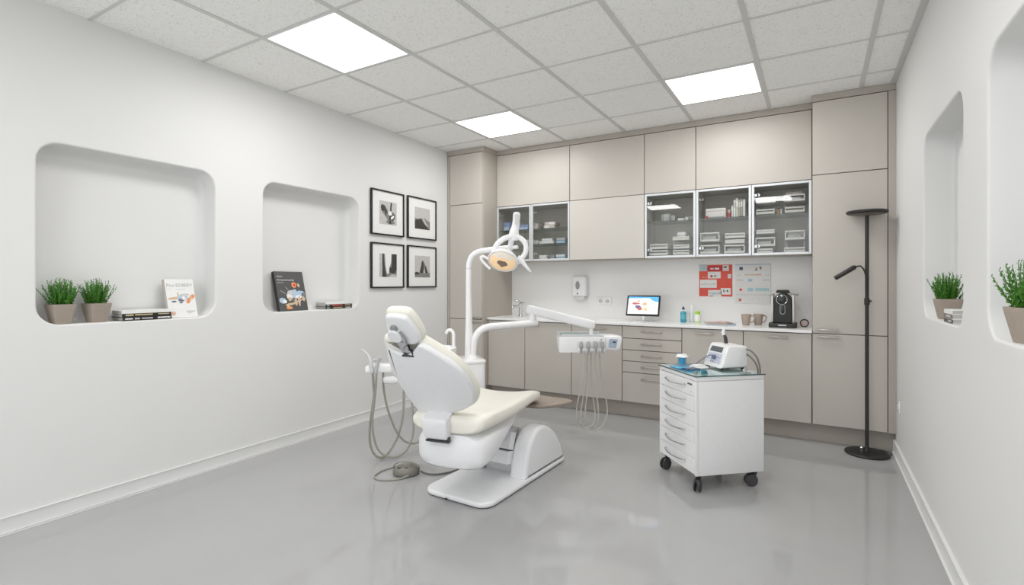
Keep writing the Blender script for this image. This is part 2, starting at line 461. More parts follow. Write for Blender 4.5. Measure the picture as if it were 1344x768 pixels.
# top row of wall cabinets
TX = [XT, -2.194, -1.416, -0.945, XM - .002]
labs = ['upper taupe flap cabinet next to the left tall cabinet', 'upper taupe flap cabinet above the plain closed wall cabinet',
        'narrow upper taupe flap cabinet, third along the top row', 'wide upper taupe flap cabinet next to the right tall cabinet']
for i in range(4):
    solid_unit('upper_cabinet', labs[i], 'cabinet', TX[i], TX[i+1], ZU1 + .001, ZCR, YU, YB - .005, [(TX[i], TX[i+1], ZU1, ZCR, 'flap_door')], mat=CAB, group='top row of wall cabinets')
# plain middle wall cabinet
solid_unit('wall_cabinet', 'plain pale closed wall cabinet between the glass-fronted ones', 'cabinet', TX[1], TX[2], ZU0, ZU1, YU - .004, YB - .005, [(TX[1], TX[2], ZU0, ZU1, 'flap_door')], mat=CABP)

S1, S2 = 1.850, 1.684
def glass_unit(label, x0, x1, splits, shelves):
    t = thing('glass_cabinet', label, 'cabinet', ((x0 + x1)/2, YU, ZU0), 0, 'glass-fronted wall cabinets')
    bm = new(); w = .016; y0, y1 = YU + .022, YB - .006
    box(bm, (x0 + .001, y0, ZU0), (x0 + w, y1, ZU1)); box(bm, (x1 - w, y0, ZU0), (x1 - .001, y1, ZU1))
    box(bm, (x0 + w, y0, ZU0), (x1 - w, y1, ZU0 + w)); box(bm, (x0 + w, y0, ZU1 - w), (x1 - w, y1, ZU1))
    box(bm, (x0 + w, y1 - .008, ZU0 + w), (x1 - w, y1, ZU1 - w))
    obj('carcass', bm, CABI, t, True)
    for z in shelves:
        bm = new(); box(bm, (x0 + w + .001, y0 + .02, z - .008), (x1 - w - .001, y1 - .01, z)); obj('glass_shelf', bm, SHELFG, t, True)
    xs = [x0] + splits + [x1]
    for a, b in zip(xs[:-1], xs[1:]):
        a += .002; b -= .002; fw = .020; bm = new(); za, zb = ZU0 + .002, ZU1 - .002
        for lo, hi in (((a, za), (a + fw, zb)), ((b - fw, za), (b, zb)), ((a + fw, za), (b - fw, za + fw)), ((a + fw, zb - fw), (b - fw, zb))):
            box(bm, (lo[0], YU, lo[1]), (hi[0], YU + .020, hi[1]), .0015, 1)
        d = obj('glass_door', bm, ALU, t)
        bm = new(); box(bm, (a + fw - .002, YU + .008, za + fw - .002), (b - fw + .002, YU + .012, zb - fw + .002)); obj('pane', bm, GLASS, d, True)
        for z in (ZU1 - .09, ZU0 + .08):
            bm = new(); lathe(bm, [(0, 0), (.012, 0), (.012, .012), (0, .012)], 12, 0, Matrix.Translation((a + .05, YU + .022, z)) @ Matrix.Rotation(-PI/2, 4, 'X'))
            box(bm, (a + .014, YU + .022, z - .01), (a + .05, YU + .034, z + .01)); obj('hinge', bm, CHROME, d)
    return t
glass_unit('two-door glass wall cabinet behind the surgical lamp', TX[0], TX[1], [-2.649], [S1, S2])
glass_unit('glass wall cabinet right of the plain closed one', TX[2], TX[3], [], [S1])
glass_unit('middle glass wall cabinet holding books and a red-striped box', TX[3], -0.484, [], [S1])
glass_unit('glass wall cabinet nearest the right tall cabinet', -0.484, XM - .002, [], [S1])

# base units
BX = [XT + .001, -2.624, -2.095, -1.575, -1.029, -0.528, XM - .001]
ZB = 0.862
blabs = ['taupe base cabinet next to the left tall cabinet', 'taupe base cabinet under the delivery arm', 'taupe base cabinet behind the hanging handpiece hoses',
         'taupe base unit with five stacked drawers', 'taupe base cabinet behind the white drawer trolley', 'taupe base cabinet under the coffee machine']
for i in range(6):
    x0, x1 = BX[i], BX[i+1]
    if i == 3:
        zz = [ZB, 0.746, 0.637, 0.533, 0.428, ZK]
        t = solid_unit('base_cabinet', blabs[i], 'cabinet', x0, x1, ZK, ZB, YF, YB - .005, [(x0, x1, zz[k+1], zz[k], 'drawer') for k in range(5)],
            [(k, (x0 + x1)/2 + .005, zz[k] - (.047 if k < 4 else .055), .19) for k in range(5)], group='taupe base units')
    else:
        hx = {0: x1 - .11, 1: x0 + .10, 2: x1 - .23, 4: (x0 + x1)/2 - .06, 5: x0 + .26}[i]
        solid_unit('base_cabinet', blabs[i], 'cabinet', x0, x1, ZK, ZB, YF, YB - .005, [(x0, x1, ZK, ZB, 'door')], [(0, hx, ZB - .038, .15)], group='taupe base units')
bm = new(); box(bm, (XT + .001, YF - .018, ZB + .004), (XM - .001, YB - .001, ZT), .002, 1)
tag(obj('worktop', bm, TOPW), 'long white worktop over the taupe base units', 'worktop')

# ------------------------------------------------------------------ framed pictures on the left wall
def L2(s, d, z): return LW @ Vector((s, d, z))
def picture(s0, s1, z0, z1, label, art):
    c = L2((s0 + s1)/2, -.012, z0)
    t = thing('framed_picture', label, 'picture', c, LA, 'four black-framed photographs')
    bm = new(); w = .013
    for lo, hi in (((s0, z0), (s0 + w, z1)), ((s1 - w, z0), (s1, z1)), ((s0 + w, z0), (s1 - w, z0 + w)), ((s0 + w, z1 - w), (s1 - w, z1))):
        box(bm, (lo[0], -.024, lo[1]), (hi[0], -.001, hi[1]), .0012, 1, 0, LW)
    obj('frame', bm, BLKG, t)
    bm = new(); box(bm, (s0 + w, -.012, z0 + w), (s1 - w, -.002, z1 - w), 0, 1, 0, LW); mt = obj('mat', bm, PAPERW, t, True)
    W_, H_ = s1 - s0, z1 - z0
    a0, a1, b0, b1 = s0 + W_*.245, s1 - W_*.225, z0 + H_*.245, z1 - H_*.235
    bm = new(); e = [-.0126]
    def P(pts, mi):
        poly_face(bm, [(a0 + (a1 - a0)*x, e[0], b0 + (b1 - b0)*y) for x, y in pts], mi, LW); e[0] -= .0002
    P([(0, 0), (1, 0), (1, 1), (0, 1)], 0)
    for mi, pts in art: P(pts, mi)
    bmesh.ops.recalc_face_normals(bm, faces=bm.faces[:])
    obj('photograph', bm, [PHW, PHM, PHD, PAPERW], mt, True)

def blob(cx, cy, rx, ry, n=14, rot=0, wob=0.12, seed=0):
    rnd = random.Random(seed); o = []
    for k in range(n):
        a = 2*PI*k/n; q = 1 + rnd.uniform(-wob, wob); x, y = rx*q*math.cos(a), ry*q*math.sin(a)
        o.append((min(1, max(0, cx + x*math.cos(rot) - y*math.sin(rot))), min(1, max(0, cy + x*math.sin(rot) + y*math.cos(rot)))))
    return o
picture(3.431, 3.880, 1.718, 2.145, 'upper left black-framed photo of dark tumbling shapes on pale paper',
    [(1, blob(.28, .62, .25, .16, rot=2.1, seed=1)), (2, blob(.20, .70, .12, .15, seed=2)), (2, blob(.45, .40, .10, .36, rot=.5, seed=3)), (1, blob(.66, .38, .26, .24, seed=4)),
     (2, blob(.72, .32, .22, .13, rot=.7, seed=5)), (3, blob(.74, .34, .12, .06, rot=.7, seed=6)), (3, blob(.60, .50, .12, .10, seed=7)), (2, [(.60, .62), (.68, .60), (.72, .98), (.64, .98)]), (1, blob(.62, .12, .25, .09, seed=8)), (2, blob(.60, .12, .07, .08, seed=18))])
picture(3.936, 4.400, 1.720, 2.150, 'upper right black-framed photo of a dark mountain ridge',
    [(1, [(0, 0), (1, 0), (1, .40), (.86, .42), (.68, .52), (.52, .48), (.36, .52), (.16, .46), (0, .50)]), (2, [(0, 0), (.95, 0), (.7, .22), (.5, .38), (.44, .48), (.28, .44), (.1, .42), (0, .36)]), (0, [(.50, .46), (.62, .47), (.78, .27), (.92, .17), (.80, .16), (.64, .26)])])
picture(3.431, 3.880, 1.215, 1.644, 'lower left black-framed photo of a tall pale waterfall between dark rocks',
    [(1, [(.16, 0), (1, 0), (1, 1), (.16, 1)]), (2, [(.16, 0), (.40, 0), (.30, .4), (.24, 1), (.16, 1)]), (2, [(.70, .3), (1, .3), (1, 1), (.72, 1)]), (3, [(.42, .16), (.52, .12), (.56, .4), (.66, .6), (.68, 1), (.30, 1), (.34, .5)]), (2, blob(.76, .30, .20, .15, seed=9)), (0, [(.5, 0), (1, 0), (1, .10), (.7, .12)])])
picture(3.936, 4.400, 1.216, 1.648, 'lower right black-framed photo of a dark pointed rock arch',
    [(1, [(0, .22), (1, .22), (1, 0), (0, 0)]), (1, [(.30, .2), (.40, .55), (.44, .72), (.52, .80), (.62, .70), (.70, .56), (.86, .2)]), (2, [(.30, .2), (.42, .52), (.46, .74), (.54, .78), (.58, .5), (.52, .2)]), (2, [(.70, .2), (.66, .5), (.72, .55), (.86, .2)]), (0, [(.56, .2), (.62, .45), (.68, .2)]), (2, [(0, .22), (.14, .26), (.28, .20), (.28, .14), (0, .12)])])

# ------------------------------------------------------------------ potted plants
def sq_ring(w, z, r, n=4): return [(x, y, z) for x, y in rrect(w, w, r, n)]
def make_plant():
    t = thing('potted_plant', 'x', 'plant')
    bm = new()
    loft(bm, [sq_ring(.076, 0, .008), sq_ring(.080, .004, .010), sq_ring(.112, .086, .010), sq_ring(.116, .098, .010), sq_ring(.115, .101, .009), sq_ring(.106, .101, .008), sq_ring(.100, .085, .008)])
    obj('pot', bm, CLAY, t)
    bm = new(); loft(bm, [sq_ring(.0985, .078, .008), sq_ring(.0985, .086, .008)]); obj('soil', bm, SOIL, t)
    bm = new(); rnd = random.Random(3)
    for i in range(92):
        a = rnd.uniform(0, 2*PI); r0 = .042 * math.sqrt(rnd.random()); lean = rnd.uniform(.05, .70) * (0.28 + r0/.042*.75)
        h = rnd.uniform(.085, .150) * (1 - .22*lean)
        p0 = Vector((r0*math.cos(a), r0*math.sin(a), .084)); d = Vector((math.cos(a)*math.sin(lean), math.sin(a)*math.sin(lean), math.cos(lean)))
        bend = Vector((rnd.uniform(-.012, .012), rnd.uniform(-.012, .012), 0))
        pts = [p0 + d*h*k/5 + bend*(k/5)**2 for k in range(6)]
        tube(bm, pts, .0011, 4, 0)
        nl = 20
        for k in range(nl):
            f = .18 + .82*k/(nl-1); p = p0 + d*h*f + bend*f*f
            b = 2.4*k + rnd.random(); out = Vector((math.cos(b), math.sin(b), 0)); out = (out - d*out.dot(d)).normalized()
            q = (out*.8 + d*.85).normalized(); ln = rnd.uniform(.011, .018)*(1.15 - .5*f); sd = d.cross(out).normalized()*ln*.27
            tt = bmesh.new()
            vs = [tt.verts.new(c) for c in (p, p + q*ln*.5 + sd, p + q*ln, p + q*ln*.5 - sd)]
            tt.faces.new(vs); merge(bm, tt, 0)
    obj('foliage', bm, LEAF, t, True)
    return t
plant = make_plant()
PS = (.93, .93, 1.07)
pl0 = L2(1.172, .058, 1.0367); plant.location = pl0; plant.rotation_euler = (0, 0, LA + .06); plant.scale = PS
plant['label'] = 'bushy plant in square pot, further from the books in the large niche'; plant['group'] = 'plants in square pots'
RMK = dict(group='plants in square pots')
dup(plant, L2(1.338, .058, 1.0367), LA + .16 + PI, 'bushy plant in square pot beside the black-spined books in the large niche', **RMK)
dup(plant, RW @ Vector((3.325, .060, 1.0805)), PI/2 + .1, 'bushy plant in square pot behind the pale books in the right wall niche', scale=(.86, .86, 1.0), **RMK)
dup(plant, RW @ Vector((2.125, .056, 1.0787)), PI + .2, 'bushy plant in square pot alone in the nearest right wall niche', **RMK)

# ------------------------------------------------------------------ books
def book_mesh(w, d, h, cov, parent, names=('cover', 'pages'), spine_mat=None, ct=.0022, Mx=None):
    """lying book: spine along X at y=0 (facing -Y), fore-edge at y=d"""
    bm = new()
    box(bm, (0, 0, 0), (w, d, ct), 0, 1, 0, Mx); box(bm, (0, 0, h - ct), (w, d, h), 0, 1, 0, Mx)
    box(bm, (0, -.0005, 0), (w, ct, h), .001, 1, 1, Mx)
    c = obj('cover', bm, [cov, spine_mat or cov], parent)
    bm = new(); box(bm, (.003, ct, ct), (w - .003, d - .004, h - ct), 0, 1, 0, Mx); obj('pages', bm, PAPER, parent, True)
    return c

def bar_text(bm, x0, x1, y, z0, z1, mi, Mx, seed=0, gaps=True):
    rnd = random.Random(seed); x = x0
    while x < x1:
        ln = rnd.uniform(.004, .012) if gaps else (x1 - x0)
        box(bm, (x, y - .0004, z0), (min(x1, x + ln), y + .0002, z1), 0, 1, mi, Mx); x += ln + .0016

def stack(base_s, z, d, Wn, frame, w, depth, specs, group, sgn):
    """specs: (height, cover, spine, dx, label, lettering)"""
    for h, cov, sp, dx, label, let in specs:
        if frame == 'L': Mx = LW @ Matrix.Translation((base_s + dx, d, z))
        else: Mx = RW @ Matrix.Translation((base_s + dx, d, z))
        loc = Mx @ Vector((w/2, depth/2, 0))
        t = thing('book', label, 'book', loc, LA if frame == 'L' else 0, group)
        book_mesh(w, depth, h, cov, t, spine_mat=sp, Mx=Mx)
        if let:
            bm = new()
            for (x0, x1, z0, z1, mi, sd) in let: bar_text(bm, x0*w, x1*w, -.0008, z0*h, z1*h, mi, Mx, sd)
            obj('lettering', bm, [GOLD, PAPERW, RED, LGREY], t, True)
        z += h + .0006

stack(1.440, 1.0372, .004, None, 'L', .272, .125, [
    (.020, BLKB, BLKB, .004, 'black-spined book with white lettering at the bottom of its stack, large niche', [(.05, .20, .3, .7, 1, 1), (.24, .34, .25, .75, 3, 2), (.38, .60, .3, .7, 3, 4), (.70, .97, .3, .75, 1, 3)]),
    (.020, BLKB, BLKB, .002, 'black-spined book with gold lettering in the middle of its stack, large niche', [(.07, .22, .35, .8, 0, 5), (.25, .60, .4, .8, 0, 6), (.72, .95, .45, .75, 0, 7)]),
    (.0185, PAPERW, PAPERW, 0, 'white book on top of the black-spined ones, large niche', None)], 'books lying in the large niche', 1)
stack(2.930, 1.0412, .006, None, 'L', .290, .120, [
    (.019, BLKB, BLKB, 0, 'black-spined book at the bottom of the stack in the smaller niche', [(.04, .14, .3, .7, 3, 1), (.28, .62, .35, .7, 0, 2), (.74, .95, .25, .6, 1, 3)]),
    (.019, BLKB, BLKB, 0, 'black-spined book with red lettering, middle of the stack in the smaller niche', [(.04, .14, .3, .7, 3, 4), (.24, .62, .3, .8, 2, 5), (.72, .93, .3, .7, 0, 6)]),
    (.0175, PAPERW, PAPERW, 0, 'white book on top of the stack in the smaller niche', None)], 'books lying in the smaller niche', 1)

def leaning(s0, w, h, th, z, dbot, lean, label, cov, spine, face, name='book'):
    """upright book leaning back against the niche; cover faces the room"""
    Mx = LW @ Matrix.Translation((s0, dbot, z)) @ Matrix.Rotation(-lean, 4, 'X')
    t = thing(name, label, 'book', Mx @ Vector((w/2, th/2, 0)), LA)
    bm = new(); ct = .0025
    box(bm, (0, 0, 0), (w, ct, h), .0008, 1, 0, Mx); box(bm, (0, th - ct, 0), (w, th, h), .0008, 1, 0, Mx); box(bm, (-.0008, 0, 0), (ct, th, h), .0008, 1, 1, Mx)
    obj('cover', bm, [cov, spine], t)
    bm = new(); box(bm, (ct, ct, .003), (w - .004, th - ct, h - .003), 0, 1, 0, Mx); obj('pages', bm, PAPER, t, True)
    bm = new(); mats = []; e = [-.0004]
    def Q(pts, m):
        if m not in mats: mats.append(m)
        poly_face(bm, [(x*w, e[0], y*h) for x, y in pts], mats.index(m), Mx); e[0] -= .00012
    def T(s, size, x, y, m):
        if m not in mats: mats.append(m)
        text(bm, s, size, Mx @ Matrix.Translation((x*w, e[0] - .0002, y*h)) @ Matrix.Rotation(PI/2, 4, 'X'), mats.index(m))
    face(Q, T)
    obj('cover_print', bm, mats, t, True)
    return t

def white_face(Q, T):
    T('Pnsi·EDBERY', .030, .05, .80, GREYT)
    Q([(.04, .735), (.24, .735), (.24, .745), (.04, .745)], LGREY); Q([(.34, .725), (.70, .725), (.70, .737), (.34, .737)], LGREY)
    Q(blob(.27, .50, .24, .035, rot=.05, seed=11), TAN); Q([(.38, .52), (.43, .52), (.42, .66), (.38, .64)], TAN)
    Q(blob(.55, .52, .17, .085, seed=12), PALEB); Q(blob(.62, .585, .18, .035, seed=13), LGREY); Q(blob(.50, .45, .12, .040, seed=14), SLATE)
    Q(blob(.24, .415, .085, .025, seed=15), SLATE); Q(blob(.47, .385, .06, .022, seed=16), SLATE); Q(blob(.58, .50, .07, .05, seed=26), PAPERW)
    Q(blob(.74, .43, .10, .060, rot=.8, seed=17), ORANGE); Q(blob(.88, .53, .10, .055, rot=.4, seed=18), ORANGE); Q(blob(.83, .50, .06, .03, rot=.6, seed=19), TAN)
    Q(blob(.17, .115, .062, .040, wob=.02, seed=20), ORANGE); Q(blob(.17, .115, .025, .018, wob=.02, seed=20), PAPERW)
    Q([(.62, .14), (.92, .14), (.92, .17), (.62, .17)], LGREY); Q([(.66, .10), (.80, .10), (.80, .115), (.66, .115)], LGREY)
leaning(1.715, .180, .258, .026, 1.0375, .030, math.radians(15), 'white-covered book with an orange and blue picture leaning upright in the large niche', PAPERW, M('pale spine', (.50, .46, .42), .6), white_face)
bm = new()

def dark_face(Q, T):
    T('·Anmr·', .020, .06, .855, PAPERW); T('/Anntomisorasanng', .0195, .06, .765, PAPERW); T('asarnmn', .016, .06, .705, LGREY)
    Q(blob(.20, .48, .12, .012, rot=-.5, seed=31), GREYT); Q(blob(.36, .56, .08, .010, rot=-.7, seed=32), GREYT)
    Q(blob(.62, .655, .085, .070, seed=33), ORANGE); Q(blob(.63, .65, .035, .03, seed=34), REDD); Q(blob(.78, .645, .035, .055, rot=.5, seed=35), TAN)
    Q(blob(.50, .40, .20, .115, seed=36), LGREY); Q(blob(.61, .44, .10, .10, seed=37), PALEB); Q(blob(.80, .42, .16, .09, seed=38), PALEB); Q(blob(.90, .36, .08, .10, seed=39), SLATE)
    Q(blob(.40, .36, .09, .06, seed=40), PAPERW); Q(blob(.72, .35, .12, .045, seed=41), PAPERW); Q(blob(.15, .26, .12, .075, seed=42), PALEB); Q(blob(.22, .24, .07, .045, seed=43), PAPERW)
    Q(blob(.40, .30, .065, .05, seed=44), TAN); Q(blob(.55, .28, .08, .05, seed=52), SLATE); Q(blob(.60, .22, .05, .10, seed=45), TAN); Q(blob(.72, .24, .045, .13, rot=-.15, seed=46), PINK); Q(blob(.88, .30, .05, .07, rot=.3, seed=47), TAN)
    Q([(.45, .16), (.98, .30), (.98, .325), (.45, .20)], TAN); Q(blob(.40, .17, .18, .030, rot=.1, seed=48), TAN); Q(blob(.34, .08, .12, .035, seed=49), ORANGE); Q(blob(.30, .12, .06, .02, seed=50), GOLD)
leaning(2.512, .262, .322, .030, 1.0412, .028, math.radians(14), 'dark grey book with a colourful cover picture leaning upright in the smaller niche', CHAR, BLKB, dark_face)
stack(2.930, 1.0812, .008, None, 'R', .17, .105, [
    (.020, PAPERW, CHAR, 0, 'lowest pale book of the stack in front of the right niche plant', [(.1, .5, .3, .7, 3, 1)]),
    (.020, PAPERW, M('worn brown spine', (.22, .19, .16), .7, var=.3), .003, 'middle book with a worn brown spine in the right niche stack', [(.2, .7, .3, .7, 3, 2)]),
    (.018, PAPERW, PAPERW, .001, 'white book on top of the stack in the right wall niche', None)], 'books in the right wall niche', 1)

# ------------------------------------------------------------------ floor lamp
lx, ly = 0.320, 4.600
t = thing('floor_lamp', 'tall black uplighter floor lamp with a small reading arm', 'floor lamp', (lx, ly, 0))
Ml = Matrix.Translation((lx, ly, 0))
bm = new(); lathe(bm, [(0, 0), (.138, 0), (.141, .004), (.140, .012), (.134, .017), (.02, .020), (0, .020)], 56, 0, Ml); obj('base', bm, BLACK, t)
bm = new(); tube(bm, [(lx, ly, .018), (lx, ly, 1.765)], .0125, 16); obj('pole', bm, BLACK, t)
bm = new(); lathe(bm, [(.016, 1.10), (.0175, 1.105), (.0175, 1.145), (.016, 1.15)], 16, 0, Ml); tube(bm, [(lx + .016, ly, 1.128), (lx + .028, ly, 1.128)], .006, 10); obj('collar', bm, BLACK, t)
bm = new(); lathe(bm, [(0, 1.760), (.03, 1.761), (.122, 1.772), (.131, 1.779), (.131, 1.789), (.127, 1.793), (0, 1.791)], 56, 0, Ml); h = obj('lamp_head', bm, BLACK, t)
bm = new(); lathe(bm, [(0, 1.7585), (.028, 1.7595), (.105, 1.7685), (.104, 1.7705), (.02, 1.7625), (0, 1.7625)], 48, 0, Ml); obj('underside_disc', bm, LAMPD, h)
bm = new(); tube(bm, [(lx, ly - .012, 1.14), (lx - .006, ly - .016, 1.24), (lx - .012, ly - .018, 1.335), (lx - .040, ly - .022, 1.385), (lx - .078, ly - .024, 1.377)], .0055, 10, 0, 8); obj('reading_arm', bm, BLACK, t)
bm = new(); tube(bm, [(lx - .068, ly - .024, 1.383), (lx - .080, ly - .025, 1.378), (lx - .195, ly - .028, 1.300), (lx - .202, ly - .028, 1.295)], .018, 16, 0, 0, rr=[.010, .0175, .0165, .013]); obj('reading_head', bm, BLACK, t)
bm = new(); lathe(bm, [(.02, .020), (.02, .03), (.014, .045), (.013, .06)], 16, 0, Ml); obj('pole_socket', bm, BLACK, t)
bm = new(); lathe(bm, [(0, .02), (.014, .02), (.015, .034), (.008, .042), (0, .042)], 14, 0, Matrix.Translation((lx - .03, ly + .035, 0))); obj('foot_switch', bm, CHROME, t)
bm = new(); tube(bm, [(lx - .02, ly + .05, .026), (lx + .04, ly + .10, .012), (lx + .11, ly + .135, .006), (lx + .15, ly + .09, .005), (lx + .146, ly + .04, .005)], .0035, 8, 0, 8); obj('cord', bm, BLACK, t)

# wall sockets
def socket(loc, rz, label, n):
    t = thing('wall_socket', label, 'socket', loc, rz); Mx = TR(loc, rz); w = .082*n
    bm = new(); box(bm, (-w/2, -.009, -.041), (w/2, -.0005, .041), .003, 2, 0, Mx); obj('cover_plate', bm, WHITE, t)
    for k in range(n):
        cx = (k - (n - 1)/2)*.076
        bm = new(); Rx = Mx @ Matrix.Translation((cx, -.0095, 0)) @ Matrix.Rotation(PI/2, 4, 'X')
        lathe(bm, [(0, .0004), (.017, .0004), (.0185, .0030), (.021, .0030), (.022, -.001)], 24, 0, Rx)
        for q in (-.0095, .0095): lathe(bm, [(.0034, .0003), (.0034, .0012), (0, .0014)], 8, 1, Rx @ Matrix.Translation((q, 0, 0)))
        obj('outlet', bm, [GREYP, DARK], t)
socket((-1.945, YB, 1.071), 0, 'white double wall socket between the soap dispenser and monitor', 2)
socket((XR, 4.52, .385), -PI/2, 'small white wall socket low on the right wall', 1)

# ------------------------------------------------------------------ things on the splashback
t = thing('soap_dispenser', 'white wall-mounted soap dispenser with a grey window', 'soap dispenser', (-2.205, YB, 1.07)); cx = -2.205
bm = new()
pillow(bm, rrect(.165, .225, .030, 6), 0, .085, .022, 0, Matrix.Translation((cx, YB - .001, 1.228)) @ Matrix.Rotation(PI/2, 4, 'X')); obj('housing', bm, WHITE, t)
bm = new(); pillow(bm, [(.024*math.cos(a), .046*math.sin(a)) for a in [2*PI*k/28 for k in range(28)]], 0, .004, .001, 0, Matrix.Translation((cx - .010, YB - .0855, 1.238)) @ Matrix.Rotation(PI/2, 4, 'X')); obj('level_window', bm, GREYM, t)
bm = new(); lathe(bm, [(0, 0), (.009, 0), (.007, .004), (0, .005)], 16, 0, Matrix.Translation((cx - .012, YB - .0855, 1.148)) @ Matrix.Rotation(PI/2, 4, 'X')); obj('lock', bm, DARK, t)
bm = new(); loft(bm, [[(cx + x, YB - .045 + y, z) for x, y in rrect(w, d, .012)] for w, d, z in ((.09, .06, 1.078), (.12, .085, 1.086), (.132, .090, 1.108), (.120, .085, 1.118))]); obj('push_lever', bm, GREYP, t)

def flat_print(bm, x0, x1, z0, z1, y, mi): box(bm, (x0, y - .0006, z0), (x1, y, z1), 0, 1, mi)
# red poster
px0, px1, pz0, pz1 = -.978, -.682, 1.135, 1.436
t = thing('poster', 'red pin-up poster with pale notes on the splashback', 'poster', ((px0 + px1)/2, YB, pz0))
bm = new(); box(bm, (px0, YB - .006, pz0), (px1, YB - .0005, pz1), .001, 1)
obj('sheet', bm, RED, t)
def note(nm, rect, mat, marks, mats=None):
    bm = new(); W_, H_ = px1 - px0, pz1 - pz0; a, b, c, d = rect
    X = lambda q: px0 + q*W_; Z = lambda q: pz1 - q*H_
    box(bm, (X(a), YB - .0085, Z(d)), (X(b), YB - .0061, Z(c)), 0, 1, 0)
    for (u0, u1, v0, v1, mi) in marks:
        flat_print(bm, X(a + (b-a)*u0), X(a + (b-a)*u1), Z(c + (d-c)*v1), Z(c + (d-c)*v0), YB - .0086, mi)
    obj(nm, bm, [mat] + (mats or [LGREY, GREYT, REDD, DARK, PAPERW, PALEB]), t, True)
note('note', (0, .25, -.02, .20), M('note grey blue', (.50, .60, .62), .6), [(.3, .8, .35, .55, 6), (.35, .85, .6, .7, 6)])
note('title_strip', (.26, .70, .05, .20), REDD, [(.2, .32, .35, .65, 5), (.34, .42, .35, .65, 5), (.5, .64, .3, .7, 5), (.65, .8, .3, .7, 5)])
note('note', (.72, .90, .02, .20), PAPERW, [(.15, .7, .2, .45, 4), (.1, .9, .68, .88, 1)])
note('note', (.27, .66, .22, .43), PAPERW, [(.2, .38, .5, .85, 3), (.47, .57, .5, .8, 2), (.58, .68, .5, .8, 2), (.1, .6, .15, .22, 1)])
note('note', (.87, .97, .30, .43), PAPERW, [(.3, .7, .3, .7, 6)])
note('note', (.03, .54, .47, .73), PAPERW, [(.05, .2, .5, .62, 1), (.24, .4, .42, .6, 1), (.44, .6, .5, .62, 1), (.64, .95, .48, .6, 1)])
note('note', (.28, .68, .80, 1.0), PAPERW, [(.1, .25, .35, .65, 1), (.3, .6, .4, .7, 6), (.65, .95, .3, .7, 1), (.12, .38, .9, 1.0, 4)])
note('note', (.66, .96, .735, .94), PAPERW, [(.25, .32, .25, .6, 4), (.36, .44, .35, .65, 4), (.6, .74, .3, .6, 4)])
bm = new(); 
for k, (a, b, z) in enumerate(((.10, .16, .385), (.18, .26, .375))): flat_print(bm, px0 + a*(px1-px0), px0 + b*(px1-px0), pz1 - z*(pz1-pz0) - .006, pz1 - z*(pz1-pz0), YB - .0062, 0)
obj('lettering', bm, PINK, t, True)

# white planner sheet
cx0, cx1, cz0, cz1 = -.655, -.358, 1.072, 1.437
t = thing('wall_planner', 'white planner sheet with teal and red marks on the splashback', 'planner', ((cx0 + cx1)/2, YB, cz0))
bm = new(); box(bm, (cx0, YB - .010, cz0), (cx1, YB - .0005, cz1), .001, 1); obj('sheet', bm, PAPERW, t)
bm = new(); W_, H_ = cx1 - cx0, cz1 - cz0
bx = lambda a, b, c, d, mi: flat_print(bm, cx0 + a*W_, cx0 + b*W_, cz1 - d*H_, cz1 - c*H_, YB - .0101, mi)
bx(.0, 1, 0, .02, 6)
bx(.12, .22, .07, .15, 0)
for a, b, c, d in ((.58, .63, .11, .17), (.55, .62, .155, .17), (.60, .62, .08, .12), (.69, .74, .06, .12), (.71, .75, .09, .14)): bx(a, b, c, d, 1)
for k in range(9): bx(.28 + k*.052, .28 + k*.052 + .034, .255, .285, 2 if k < 6 else 3)
for a in (.06, .12, .86, .92): bx(a, a + .02, .26, .30, 4)
for k in range(4): bx(.05 + k*.05, .08 + k*.05, .385, .425, 4); bx(.78 + k*.05, .81 + k*.05, .385, .425, 4)
bx(.37, .49, .38, .44, 6)
for k in range(5): bx(.36 + k*.032, .385 + k*.032, .60, .69, 7)
for k in range(10): bx(.58 + k*.038, .61 + k*.038, .60 + .008*(k % 2), .69 - .01*(k % 3), 7)
for k in range(18): bx(.04 + k*.052, .066 + k*.052, .765, .79, 4)
for k in range(9): bx(.08 + k*.1, .083 + k*.1, .80, .96 - .02*(k % 3), 4)
for r_ in (.33, .47, .55, .74): bx(.03, .97, r_, r_ + .003, 4)
for cxx, czz, rr_ in ((.16, .65, .042), (.14, .91, .042)):
    poly_face(bm, [(cx0 + cxx*W_ + rr_*W_*math.cos(a), YB - .0108, cz1 - czz*H_ + rr_*W_*math.sin(a)*(1.0)) for a in [2*PI*k/18 for k in range(18)]], 5)
bx(.15, .17, .63, .67, 8); bx(.13, .19, .64, .65, 8)
obj('print', bm, [NAVY, GREYT, TAN, ORANGE, LGREY, RED, PALEB, AQUA, PAPERW], t, True)

# ------------------------------------------------------------------ dental chair
PSI = math.radians(9.5)
ch = thing('dental_chair', 'cream and white dental treatment chair in the middle of the floor', 'dental chair', (-1.79, 2.85, 0))
MB_ = TR((-1.785, 2.85, 0), math.radians(-1.6))      # base frame, y forward
MU = TR((-1.72, 2.20, 0), PSI)                        # seat frame: x across, y towards the feet
# base plate
plate = rrect(.48, .99, .075, 8, 0, .03)
plate = [(x, y - (.022*(1 - (x/.24)**2) if y < -.30 else 0)) for x, y in plate]
bm = new(); pillow(bm, plate, .004, .036, .014, 0, MB_, 4); bp = obj('base_plate', bm, SHELLW, ch)
bm = new(); pillow(bm, inset2(plate, .012), 0, .005, .001, 0, MB_, 1); obj('rubber_edge', bm, DARK, bp)
bm = new(); box(bm, (-.05, -.489, .010), (-.035, -.482, .020), .002, 1, 0, MB_); obj('stop_button', bm, DARK, bp)
